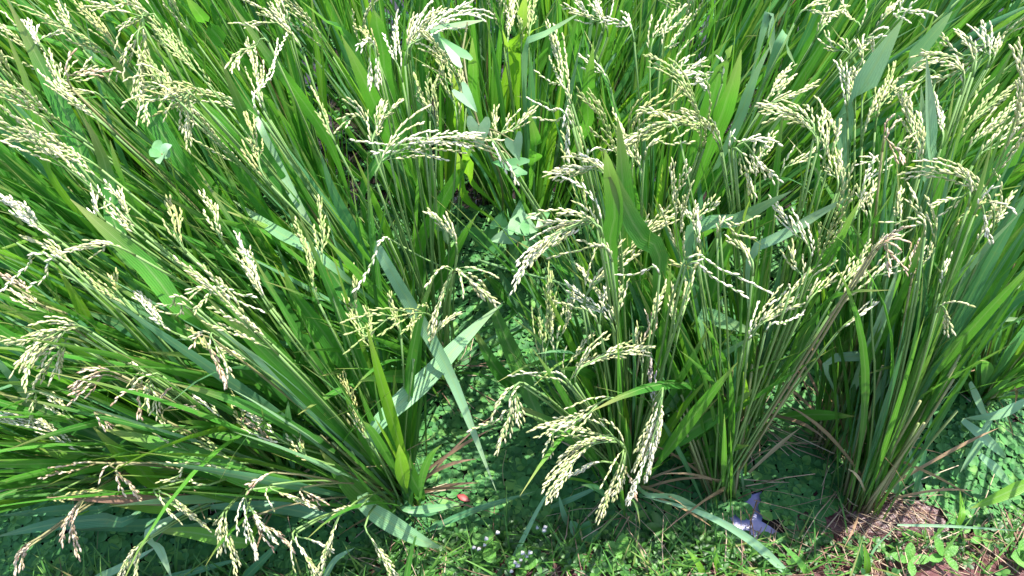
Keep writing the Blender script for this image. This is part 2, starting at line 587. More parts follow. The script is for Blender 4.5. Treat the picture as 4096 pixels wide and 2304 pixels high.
def grow_leaf(base, lean, az, splay, length, bend, n=13):
    d = (Vector((lean.x, lean.y, 1.0)) + splay * Vector((math.cos(az), math.sin(az), 0))).normalized()
    hd = Vector((d.x, d.y, 0))
    if hd.length < .05: hd = Vector((math.cos(az), math.sin(az), 0))
    hd = (hd.normalized() * .6 + Vector((math.cos(az), math.sin(az), 0)) * .6)
    if hd.length < .1: hd = Vector((math.cos(az), math.sin(az), 0))
    hd.normalize()
    p = base.copy()
    pts = [p.copy()]
    st = length / (n - 1)
    for i in range(n - 1):
        k = i / (n - 1)
        d = (d + (hd * .7 - Vector((0, 0, .75))) * bend * (k ** 1.6)).normalized()
        p = p + d * st
        pts.append(p.copy())
    return pts, hd


# ------------------------------------------------------------------ rice: where the plants stand
HILLS = []           # dict(obj, base, lean, h)


def lean_to(b, px, py, z):
    q = P(px, py, z)
    return Vector(((q.x - b[0]) / z, (q.y - b[1]) / z))


def rice(x, y, label, tip=None, lean=None, h=.62, nl=28, npan=1, culms=0, mixm=None, group='rice plants in the paddy', spl=.17, kinds='ccg'):
    base = Vector((x, y, 0.0))
    o = empty('rice_plant', base, label, 'rice plant', group)
    ln = Vector(lean) if lean is not None else (lean_to((x, y), *tip) if tip else Vector((0, 0)))
    HILLS.append(dict(o=o, b=base, lean=ln, h=h, nl=nl, npan=npan, culms=culms, mix=mixm, spl=spl, kinds=kinds))
    return o


ORD = ['', 'first', 'second', 'third', 'fourth', 'fifth', 'sixth', 'seventh', 'eighth', 'ninth', 'tenth', 'eleventh', 'twelfth', 'thirteenth', 'fourteenth', 'fifteenth']

# front plants, placed one by one where they stand in the photograph
rice(-.185, .455, 'rice plant at the water gap whose wide dark blades fan out to the left', tip=(1150, 1420, .45), h=.60, nl=40, culms=8, spl=.26, kinds='cgb')
rice(.195, .475, 'rice plant with arching cream panicles standing alone beside the central water gap', tip=(2440, 1250, .45), h=.52, nl=34, culms=8, spl=.26, kinds='cgw')
rice(.372, .472, 'rice plant with bare brown culms just left of the blue water puddle', tip=(2830, 1480, .30), h=.58, nl=30, culms=26, spl=.13)
rice(.605, .450, 'rice plant with bare pinkish culms rising from the purple mud patch', tip=(3690, 1400, .36), h=.66, nl=40, culms=30, spl=.13)
rice(.578, .560, 'rice plant with brown dead foot between the two bare-culm plants, farther back', tip=(3610, 1200, .38), h=.64, nl=30, culms=18, spl=.15)
rice(-.39, .475, 'lodged rice plant with pinkish drooping panicles at the lower left', tip=(620, 1600, .36), h=.56, nl=34, culms=4, spl=.28, kinds='bcb')
rice(-.56, .52, 'flattened rice plant with red-tipped hanging panicles in the lower left corner', tip=(230, 1640, .34), h=.52, nl=30, culms=4, spl=.28, kinds='bcb')
rice(-.74, .50, 'low lodged rice plant whose blades lie flat toward the lower left corner', tip=(-120, 1800, .28), h=.5, nl=30, spl=.3, kinds='bcb')
rice(-.30, .62, 'dense rice plant with tan panicles behind the lodged front plants', tip=(760, 1230, .44), h=.60, nl=32, spl=.2, kinds='cgb')
rice(-.52, .66, 'rice plant with a large bowed cream panicle near the left edge', tip=(260, 1230, .44), h=.58, nl=32, spl=.2, kinds='ccw')
rice(-.75, .66, 'rice plant half out of the left edge above the black gap', tip=(-150, 1350, .42), h=.56, nl=28, spl=.22, kinds='cbw')
rice(.43, .605, 'rice plant behind the bare-culm plants, beside the small weed-covered pool', tip=(2900, 1250, .33), h=.58, nl=28, culms=8, spl=.15)
rice(.22, .655, 'rice plant with tall broad green blades right behind the arching-panicle plant', tip=(2420, 960, .5), h=.60, nl=32, spl=.17, kinds='cwg')
rice(.89, .66, 'rice plant with a dark shaded foot at the right edge', tip=(4150, 1000, .5), h=.60, nl=34, culms=12, spl=.22)
rice(-.13, .70, 'rice plant at the back left of the water gap with erect green panicles', tip=(1520, 1060, .46), h=.58, nl=30, spl=.2, kinds='ggc')

# rows farther back
rows = [
    (3, .82, [-1.00, -.80, -.61, -.41, -.22, .27, .66, .85, 1.05]),
    (4, 1.00, [-1.14, -.95, -.75, -.55, -.35, -.16, .03, .22, .42, .62, .81, 1.01, 1.2]),
    (5, 1.19, [-1.22, -1.02, -.82, -.63, -.43, -.24, -.04, .15, .35, .54, .74, .93, 1.13, 1.31]),
    (6, 1.38, [-1.3, -1.1, -.9, -.71, -.51, -.31, -.11, .09, .28, .48, .68, .88, 1.08, 1.28]),
    (7, 1.58, [-1.35, -1.12, -.88, -.65, -.42, -.18, .05, .28, .51, .75, .98, 1.2, 1.42]),
    (8, 1.79, [-1.4, -1.17, -.93, -.7, -.46, -.23, 0, .24, .48, .72, .96, 1.2, 1.44]),
    (9, 2.02, [-1.4, -1.1, -.8, -.5, -.2, .1, .4, .7, 1.0, 1.3, 1.55]),
]
feat = {3: 'cream panicles', 4: 'cream and green panicles', 5: 'long narrow blades', 6: 'pale arching panicles', 7: 'dense upright blades', 8: 'shaded upright blades', 9: 'half hidden blades'}
for rn, y0, xl in rows:
    for i, x0 in enumerate(xl):
        x = x0 + RNG.uniform(-.025, .025)
        y = y0 + RNG.uniform(-.03, .03)
        lx = -.10 if x < -.3 else (.02 if x < .3 else .06)
        if rn <= 5 and x > .4: lx = .20
        elif x > .7: lx = .14
        if rn == 3 and x < 0: lx = -.28
        if rn == 4 and x < 0: lx = -.18
        lab = 'rice plant with %s, %s row from the bank, %s from the left' % (feat[rn], ORD[rn], ORD[i + 1])
        rice(x, y, lab, lean=(lx + RNG.gauss(0, .06), RNG.gauss(-.03, .05)), h=RNG.uniform(.56, .66) - (.02 if rn > 6 else 0),
             nl=27 if rn < 7 else (24 if rn < 9 else 14), npan=2 if rn < 7 else (1 if rn < 8 else 0), spl=.15)


def nearest_hill(p, down=.0):
    return min(HILLS, key=lambda h: (Vector((h['b'].x + h['lean'].x * p.z * .8, h['b'].y + h['lean'].y * p.z * .8)) - Vector((p.x, p.y))).length)


# leaves of every plant
for H in HILLS:
    b, lean = H['b'], H['lean']
    for i in range(int(H['nl'] * (1.36 if b.y < 1.5 else 1.15))):
        az = RNG.uniform(0, 6.283)
        r = abs(RNG.gauss(0, .018))
        base = b + Vector((math.cos(az) * r, math.sin(az) * r, -.01))
        sp = abs(RNG.gauss(0, H['spl'])) + .02
        length = H['h'] * RNG.uniform(.72, 1.12) * math.sqrt(1 + lean.length_squared)
        u = RNG.random()
        bend = RNG.uniform(.0, .05) if u < .72 else (RNG.uniform(.05, .12) if u < .93 else RNG.uniform(.14, .26))
        for attempt in range(7):
            pts, hd = grow_leaf(base, lean + Vector((RNG.gauss(0, .04), RNG.gauss(0, .04))), az, sp, length, bend)
            if sum(in_gap(q) for q in pts[4:]) < 2: break
            az, sp = RNG.uniform(0, 6.283), sp * .85
        else:
            continue
        side = Vector((-hd.y, hd.x, 0))
        side = Matrix.Rotation(RNG.gauss(0, .7), 3, 'Z') @ side
        # blades tend to show their faces along the rows
        side = (side + Vector((RNG.choice((-.6, .6)), 0, 0))).normalized()
        u = RNG.random()
        kb = .10 + .22 * max(0, min(1, b.x + .3)) ; kl = .22 if b.y > .9 and b.x < .35 else .08
        mt = 'dry' if u < .03 else ('mint' if u < .07 else ('blue' if u < .07 + kb else ('lime' if u < .07 + kb + kl else 'green')))
        if mt == 'dry': pts = pts[:9]
        add_leaf(H['o'], pts, RNG.choice((RNG.uniform(.0035, .006), RNG.uniform(.005, .0105))), mt, side0=side, twist=RNG.gauss(0, .5), fold=RNG.uniform(.1, .5), wob=.08, ph=RNG.uniform(0, 6))
    gv, gf, guv = [], [], []
    for i in range((62 if b.x > .15 else 46) if b.y < 1.5 else 34):
        az = RNG.uniform(0, 6.283)
        r = abs(RNG.gauss(0, .022))
        base = b + Vector((math.cos(az) * r, math.sin(az) * r, -.01))
        for attempt in range(4):
            pts, hd = grow_leaf(base, lean + Vector((RNG.gauss(0, .05), RNG.gauss(0, .05))), az, abs(RNG.gauss(0, H['spl'] * 1.1)) + .03,
                                H['h'] * RNG.uniform(.5, 1.06) * math.sqrt(1 + lean.length_squared), RNG.choice((.01, .03, .05, .1)), n=9)
            if sum(in_gap(q) for q in pts[3:]) < 2: break
            az = RNG.uniform(0, 6.283)
        else:
            continue
        side = Matrix.Rotation(RNG.gauss(0, .8), 3, 'Z') @ Vector((-hd.y, hd.x, 0))
        v, f, uv = ribbon(pts, blade_width(RNG.uniform(.0022, .0046), sheath=.15, rise=.5, foot=.0016), side0=(side + Vector((RNG.choice((-.6, .6)), 0, 0))).normalized(), twist=RNG.gauss(0, .5), fold=.3)
        o_ = len(gv)
        gv += v; guv += uv; gf += [tuple(k + o_ for k in q) for q in f]
    fo = link('thin_blades', mesh_from('thin_blades', gv, gf, M['fine'], uv=guv), H['o'])
    fo['kind'] = 'stuff'
    for i in range(H['culms']):
        az = RNG.uniform(0, 6.283)
        r = .026 * math.sqrt(RNG.random())
        base = b + Vector((math.cos(az) * r, math.sin(az) * r, -.02))
        pts, _ = grow_leaf(base, lean * .95, az, abs(RNG.gauss(0, .08)) + .03, H['h'] * RNG.uniform(.45, .65), .01, n=7)
        v, f = tube(pts, lambda k: .0026 - .0006 * k, 5)
        link('culm', mesh_from('culm', v, f, M['culm'], uv=[(.5, .02 + .3 * (i // 5) / 6) for i in range(len(v))]), H['o'])
    for i in range(10 if H['culms'] else 0):
        az = RNG.uniform(0, 6.283)
        base = b + Vector((math.cos(az) * .03, math.sin(az) * .03, .03 + RNG.uniform(0, .08)))
        pts, hd = grow_leaf(base, lean * .5, az, RNG.uniform(.5, 1.1), RNG.uniform(.12, .24), RNG.uniform(.1, .3), n=8)
        if any(math.hypot(q.x - .42, q.y - .43) < .045 for q in pts): continue
        add_leaf(H['o'], pts, RNG.uniform(.0015, .0034), 'dry', name='dry_leaf', twist=RNG.gauss(0, 1.2), fold=.4)
    for i in range(H['npan']):
        az = RNG.uniform(0, 6.283)
        hgt = H['h'] * RNG.uniform(.82, .98)
        st, hd = grow_leaf(b + Vector((0, 0, .05)), lean, az, abs(RNG.gauss(0, .13)) + .03, hgt, .015, n=7)
        d = (st[-1] - st[-2]).normalized()
        p = st[-1]
        rc = [p.copy()]
        be = RNG.choice((.03, .06, .16, .28))
        hd = Vector((RNG.gauss(lean.x * 1.5, .5), RNG.gauss(-.1, .4), 0)).normalized()
        for k in range(9):
            d = (d + (hd * .8 - Vector((0, 0, .6))) * be * (.4 + k * .2)).normalized()
            p = p + d * .019
            rc.append(p.copy())
        add_panicle(H['o'], st, rc, RNG.choice(H['kinds']), nb=RNG.randint(6, 9), spread=RNG.uniform(.3, .6))

# ------------------------------------------------------------------ rice: the panicles that can be picked out in the photograph
# grain kind, shape (e erect, a arched, h hanging, s single strand), course in photograph pixels from foot to tip
PAN = """
g e 900,424 742,238 630,106 535,5
c a 640,90 591,72 480,40 350,3
c h 600,70 575,130 500,210 450,285
c h 600,80 580,200 545,345
c h 585,120 560,280 560,430
c e 466,546 339,424 254,366 200,215
c e 280,380 310,310 355,241
b a 300,370 340,300 432,281
c e 420,400 330,380 260,330
w e 200,240 160,170 120,80
w e 170,230 190,150 245,125
c e 420,690 255,600 120,560 35,555
c e 400,720 300,640 180,600
c e 300,640 190,560 60,520
y e 120,420 60,370 0,330
c a 740,430 690,400 600,400 575,480
c a 700,350 650,345 580,345
y a 830,390 770,375 700,400 665,290
c h 790,400 760,450 730,520
c h 780,390 745,470 745,580
c a 1085,190 1040,185 970,200 935,270
c e 1080,480 1030,300 985,170
c e 1220,230 1150,110 1100,0
c e 1170,140 1100,60 1000,15
c e 1160,160 1080,90 1000,100
w s 1030,450 1060,330 1145,140
w s 1045,430 1090,300 1110,160
y e 1090,750 1030,600 985,470
g e 1355,600 1300,470 1260,370
g e 760,470 640,330 560,200
y e 520,250 420,130 330,20
c e 330,200 280,100 230,0
w a 1620,276 1683,159 1768,80 1895,58 1937,80
w e 1640,230 1720,110 1800,50 1858,16
c e 1630,260 1660,150 1750,40
w e 1615,350 1580,220 1590,80
y e 1520,260 1470,150 1425,110
w h 1500,200 1480,260 1480,350
w h 1510,220 1510,280 1510,350
g e 1830,520 1790,350 1757,212
c e 1865,420 1850,320 1820,240
c e 2030,230 2045,100 2050,-20
g e 2115,190 2130,80 2145,-30
g e 2085,200 2090,100 2110,0
c e 2285,470 2250,300 2195,95
w e 2405,140 2370,80 2290,-20
w e 2410,140 2400,60 2390,-20
c e 2430,150 2330,60 2270,20
w a 2540,190 2500,100 2430,70
c e 2600,230 2650,130 2730,30
c e 2640,260 2680,180 2750,80
w e 2445,360 2390,280 2330,230
c s 2290,420 2200,330 2145,285
w s 2290,510 2200,440 2115,397
c s 2300,500 2230,490 2150,470
w h 2285,440 2275,540 2268,620
c e 2010,590 2050,520 2125,430
c e 2000,600 2020,540 2030,470
c a 1505,730 1588,610 1736,552 2001,560
w a 1560,640 1650,580 1780,550 1900,540
w h 1975,575 2030,650 2070,735
w s 1700,600 1560,580 1412,562
w s 1720,580 1610,600 1500,610
c e 1500,620 1505,520 1525,410
c e 1505,560 1550,460 1600,410
c e 1480,530 1420,470 1390,500
y e 2510,530 2640,440 2730,350
y e 2530,560 2620,500 2720,480
c a 2720,560 2640,500 2560,530 2500,550
c s 2580,620 2680,580 2760,570
c e 2570,740 2520,610 2470,480
c a 2440,750 2330,690 2195,690
w a 2460,740 2360,670 2250,680
w s 2350,650 2450,600 2550,530
g e 1745,540 1700,430 1660,315
g e 1720,480 1740,350 1770,280
w a 2885,350 2840,300 2735,290
w e 2870,420 2840,380 2800,320
w e 2700,350 2740,300 2810,240
c e 2690,310 2730,270 2800,250
c e 2890,610 2850,510 2735,450
c e 2880,600 2800,510 2700,470
c e 3255,165 3310,90 3365,25
c a 3180,90 3240,55 3330,50
c e 3420,150 3395,70 3360,-20
c e 3500,120 3545,50 3600,0
w a 3560,120 3580,60 3650,40 3720,50
c e 3390,260 3330,190 3315,125
c a 3450,280 3440,210 3480,170
w h 3440,180 3490,180 3510,220
c e 3025,470 3110,330 3165,270
c e 3080,430 3130,340 3180,300
c e 3030,465 3140,400 3250,340
c a 3260,640 3250,530 3190,455 3060,455
c a 3250,580 3220,480 3140,440 3060,430
w e 3390,480 3385,350 3365,255
c e 3420,450 3420,340 3440,260
g e 3500,520 3545,390 3580,260
c e 3450,560 3500,440 3560,330
c e 3570,330 3680,270 3770,240
c a 3885,330 3850,240 3690,205
c a 3880,300 3830,220 3780,150
w e 3925,240 3890,180 3830,125
w e 3935,290 3940,200 3927,100
c e 3950,280 3970,200 3990,150
g e 3800,620 3930,450 4090,300
c e 3880,680 3990,570 4110,440
c e 3850,640 3940,540 4060,420
c e 3680,700 3650,520 3605,370
c e 3690,640 3660,520 3640,390
w e 3755,620 3760,480 3735,370
c a 3740,330 3690,320 3600,350
c a 3850,350 3800,310 3740,310
b a 3530,600 3560,580 3600,610 3615,640
w e 3440,800 3500,700 3550,640
c h 2930,605 2990,690 3015,765
w h 2940,600 3050,660 3120,720
w s 2915,600 2960,570 3030,540
c e 3110,740 3190,650 3250,600
c e 3020,720 3050,620 3080,540
c e 3340,790 3330,690 3310,610
c e 3360,760 3350,680 3360,610
c e 3290,660 3285,560 3295,470
c e 3320,640 3345,560 3320,460
w e 3520,690 3480,650 3450,650
w e 240,970 130,880 0,785
w e 220,950 110,850 20,790
c e 330,1100 240,1010 110,950
c a 520,1010 420,990 340,990 270,1010
w s 220,1040 105,1070 20,1150
w s 260,1050 190,1100 130,1140
g e 560,1270 420,1160 290,1060
y e 500,1200 470,1160 470,1110
w e 710,1340 620,1240 530,1190
w e 690,1330 600,1230 545,1180
w e 430,920 390,850 370,770
w e 440,900 420,820 410,780
c e 560,920 510,830 440,760
c e 580,960 520,880 470,770
y e 760,1030 720,900 680,800
g e 740,1000 700,900 670,830
c e 900,980 860,870 820,780
w e 1080,1240 1010,1090 950,950
c e 1080,1220 1030,1120 960,1010
c a 890,1180 850,1170 795,1225
w s 880,1175 950,1175 1010,1185
w s 885,1190 960,1210 1040,1240
c a 345,1330 240,1330 130,1390 80,1450
c a 330,1350 230,1360 140,1420 90,1520
c h 320,1370 250,1400 180,1470 130,1540
c a 350,1320 250,1310 130,1340
c e 200,1370 100,1360 0,1350
c h 300,1380 240,1440 200,1530
b e 190,1230 95,1150 0,1100
c e 200,1260 130,1200 60,1170
b a 480,1500 400,1490 340,1510 290,1540
b a 470,1510 380,1530 300,1570
c h 600,1500 560,1490 520,1530
c h 640,1500 600,1540 580,1620
g e 1270,1200 1250,1050 1190,920
g e 1300,1100 1290,960 1270,800
c e 1080,1370 1030,1330 980,1300
b h 840,1350 870,1450 900,1530
c h 860,1340 895,1420 910,1500
c e 1060,1480 970,1430 890,1390
y e 900,1440 820,1370 760,1310
c s 760,1210 700,1215 640,1220
c s 770,1240 720,1260 640,1245
w a 2415,955 2350,895 2240,930 2140,1000 2060,1110
c a 2400,940 2330,890 2250,885 2180,885
c a 2390,920 2300,900 2200,950 2120,1020
c e 2330,1230 2450,1080 2580,930 2690,860
c e 2340,1220 2420,1090 2520,980 2640,900
c s 2440,1030 2330,1000 2200,1030
c s 2450,1050 2400,990 2330,965
w e 2460,1330 2370,1220 2270,1140
c e 2470,1310 2390,1180 2330,1080
c s 2390,1290 2300,1230 2220,1205
w s 2640,1105 2540,1100 2460,1100
w e 2400,1300 2430,1150 2450,1060
c e 2470,1300 2490,1150 2480,1040
g e 2180,1480 2190,1300 2210,1110
g e 2190,1470 2205,1330 2200,1200
c e 2230,1460 2260,1300 2290,1180
c e 2260,1510 2300,1430 2360,1340
c a 2300,1530 2400,1430 2600,1390
c e 2280,1540 2360,1450 2450,1400
w s 2280,1530 2200,1490 2050,1500
c s 2270,1540 2180,1510 2100,1490
c h 1810,1088 1790,1130 1720,1330
c h 1815,1085 1880,1120 1985,1210
c e 1720,1370 1770,1300 1830,1250
w s 1553,955 1480,1070 1430,1150
g e 1510,1440 1430,1270 1415,1090
g e 1500,1430 1480,1300 1460,1240
g e 1605,1350 1580,1250 1565,1180
g e 1650,1490 1650,1380 1650,1280
c e 1830,1010 1770,900 1710,855
y a 2760,1120 2740,1070 2700,1050
c e 2600,1330 2620,1230 2660,1140
c e 2570,1500 2550,1400 2540,1330
c e 2690,1340 2690,1250 2690,1150
b e 2560,1400 2600,1330 2590,1270
w e 2790,1010 2775,900 2740,850
c e 2780,930 2830,850 2850,790
w e 2800,1000 2800,930 2790,840
c s 2870,930 2950,900 3030,865
c s 2880,910 2930,930 3000,950
w s 2730,1050 2890,1080 3060,1160
w s 2740,1070 2850,1110 2975,1180
c e 2720,1300 2750,1200 2770,1080
c a 3010,1110 2990,1020 2920,970
c e 2970,1390 3100,1240 3200,1140 3310,1065
c e 3000,1360 3100,1260 3200,1220
w s 3060,1330 3140,1290 3210,1255
w s 3160,1170 3120,1190 3080,1215
w s 2995,1350 3010,1280 3030,1220
c e 3200,1140 3180,1070 3170,1000
w e 3240,1060 3180,930 3110,810
c e 3310,1270 3440,1110 3520,960
c e 3330,1200 3420,1080 3470,990
b a 3480,1020 3530,990 3590,1040
b a 3500,1010 3550,1020 3560,1060
c e 3220,1230 3280,1160 3350,1100
w e 3350,1330 3440,1260 3500,1210
w e 3480,1160 3550,1090 3615,1045
c e 3400,900 3440,820 3480,770
b e 3640,1150 3660,1080 3660,1000
c e 3660,1140 3700,1050 3720,980
y e 3800,930 3900,870 4010,825
w e 3760,1160 3810,1070 3850,1000
c e 3890,1010 3970,900 4040,780
c s 3700,920 3620,890 3535,890
c s 3700,930 3640,930 3560,950
c e 3740,970 3690,860 3650,770
c a 3870,830 3840,790 3750,810
w h 3900,850 3940,900 3970,960
c h 3750,1240 3790,1270 3810,1320
c e 3590,940 3590,860 3600,770
c e 3560,640 3620,600 3660,560
c e 3480,900 3470,820 3500,760
w e 370,1825 190,1730 0,1680
w e 330,1790 180,1700 20,1660
c e 300,1760 180,1690 80,1660
c h 190,1570 140,1590 120,1690
c e 320,1690 240,1610 170,1570
w e 310,1700 250,1640 200,1600
b h 580,1560 560,1600 550,1660
c h 600,1540 620,1580 610,1640
b a 660,1680 680,1630 750,1635
b h 390,1650 410,1670 430,1700
c e 750,1800 700,1750 650,1700
g e 950,1850 830,1780 700,1710
w e 910,1690 850,1640 785,1590
y e 1010,1730 970,1650 930,1580
w e 1160,1780 1060,1700 950,1610
b e 1140,1800 1050,1730 980,1680
c s 920,1880 790,1855 650,1855
c s 840,1940 740,1920 640,1925
c s 760,1850 720,1900 660,1920
b h 480,1860 510,1930 550,1985
b h 470,1850 465,1880 470,1910
c h 620,1955 700,2020 830,2110
c h 640,1950 690,1990 760,2060
y a 200,1985 300,1975 380,1960
b h 340,1990 270,2080 250,2170
b h 345,1990 290,2080 300,2210
b h 180,2135 80,2200 60,2310
b h 170,2150 100,2210 80,2280
c h 610,2140 530,2210 470,2310
c h 605,2150 560,2220 540,2290
c h 900,2040 880,2120 870,2220
c h 910,2040 910,2130 940,2290
c h 895,2050 870,2080 850,2080
w h 1000,1960 1020,2060 1100,2170
b h 1020,2060 1100,2130 1170,2200
w h 985,2050 1010,2150 1020,2230
c h 1180,2120 1210,2200 1270,2310
w h 1190,2130 1250,2160 1330,2200
c h 1370,2050 1320,2150 1270,2280
c h 1080,1940 1170,1990 1250,2030
b h 1210,1950 1250,1980 1300,2010
b s 370,1850 290,1860 200,1870
b s 290,1885 240,1890 180,1910
b a 1110,1890 1050,1910 1000,1935
c e 1230,1830 1180,1740 1100,1690
y e 1250,1850 1210,1780 1170,1730
c h 2090,1530 2040,1650 1990,1800
c h 2085,1540 2070,1610 2070,1690
c s 2060,1640 2000,1675 1880,1720
c a 2500,1800 2470,1760 2320,1725 2210,1690
c a 2480,1770 2420,1740 2300,1830 2190,1970
c a 2470,1770 2350,1790 2230,1930
c h 2495,1800 2480,1870 2440,1960 2400,2080
c h 2500,1810 2490,1900 2450,1990
w h 2440,1850 2380,1850 2290,1900
b h 2500,1880 2530,1930 2540,1980
w h 2650,1550 2620,1720 2560,1900 2520,2010
w h 2648,1570 2630,1700 2600,1860
c h 2640,1600 2590,1750 2540,1880
c a 2470,1600 2400,1610 2330,1670 2170,1710
c s 2330,1660 2250,1690 2150,1750
c h 2230,1720 2210,1780 2190,1820
s e 2610,1660 2605,1540 2600,1430
c h 1460,2100 1510,2190 1590,2310
c h 1440,2030 1380,2030 1340,2060
c e 1500,1800 1440,1690 1390,1560
y e 1480,1780 1430,1650 1370,1500
"""
ZC = [(-200, .64), (600, .64), (1000, .60), (1300, .52), (1600, .42), (1900, .33), (2100, .25), (2400, .20)]


def zcan(py):
    for (a, za), (b, zb) in zip(ZC, ZC[1:]):
        if py <= b: return za + (zb - za) * max(0, (py - a)) / (b - a)
    return ZC[-1][1]


def lift(seq, shape):
    """heights along a course: erect heads rise, arched ones bow, hanging ones fall"""
    z0 = zcan(seq[0][1])
    out = []
    ln = 0
    for i, (x, y) in enumerate(seq):
        if i: ln += math.hypot(x - seq[i - 1][0], y - seq[i - 1][1]) * .00024
        if shape == 'e': z = z0 - .03 + ln * .55
        elif shape == 'a': z = z0 + .03 + .35 * ln - 2.2 * ln * ln
        elif shape == 'h': z = z0 + .03 - .75 * ln
        else: z = z0 + .03 - .15 * ln
        out.append(P(x, y, max(.03, z)))
    return out


for line in PAN.strip().splitlines():
    kind, shape, rest = line.split(' ', 2)
    ctrl = lift(pts_of(rest), shape)
    H = nearest_hill(ctrl[0])
    b = H['b'] + Vector((RNG.gauss(0, .01), RNG.gauss(0, .01), .03))
    full = resample([b, b.lerp(ctrl[0], .55) + Vector((0, 0, .03))] + ctrl, 40)
    # where the rachis begins
    k0 = min(range(40), key=lambda i: (full[i] - ctrl[0]).length)
    k0 = min(k0, 37)
    L = sum((q - p).length for p, q in zip(full[k0:], full[k0 + 1:]))
    rach = resample(full[k0:], 12)
    nb = 0 if shape == 's' else max(3, min(9, int(L / .0125)))
    sp = {'e': .28, 'a': .34, 'h': .26, 's': .1}[shape]
    add_panicle(H['o'], resample(full[:k0 + 1], 8), rach, kind, nb=nb, spread=sp * RNG.uniform(.8, 1.3), blen=.5 if L > .06 else .7,
                grav={'e': .02, 'a': .05, 'h': .06, 's': .03}[shape])

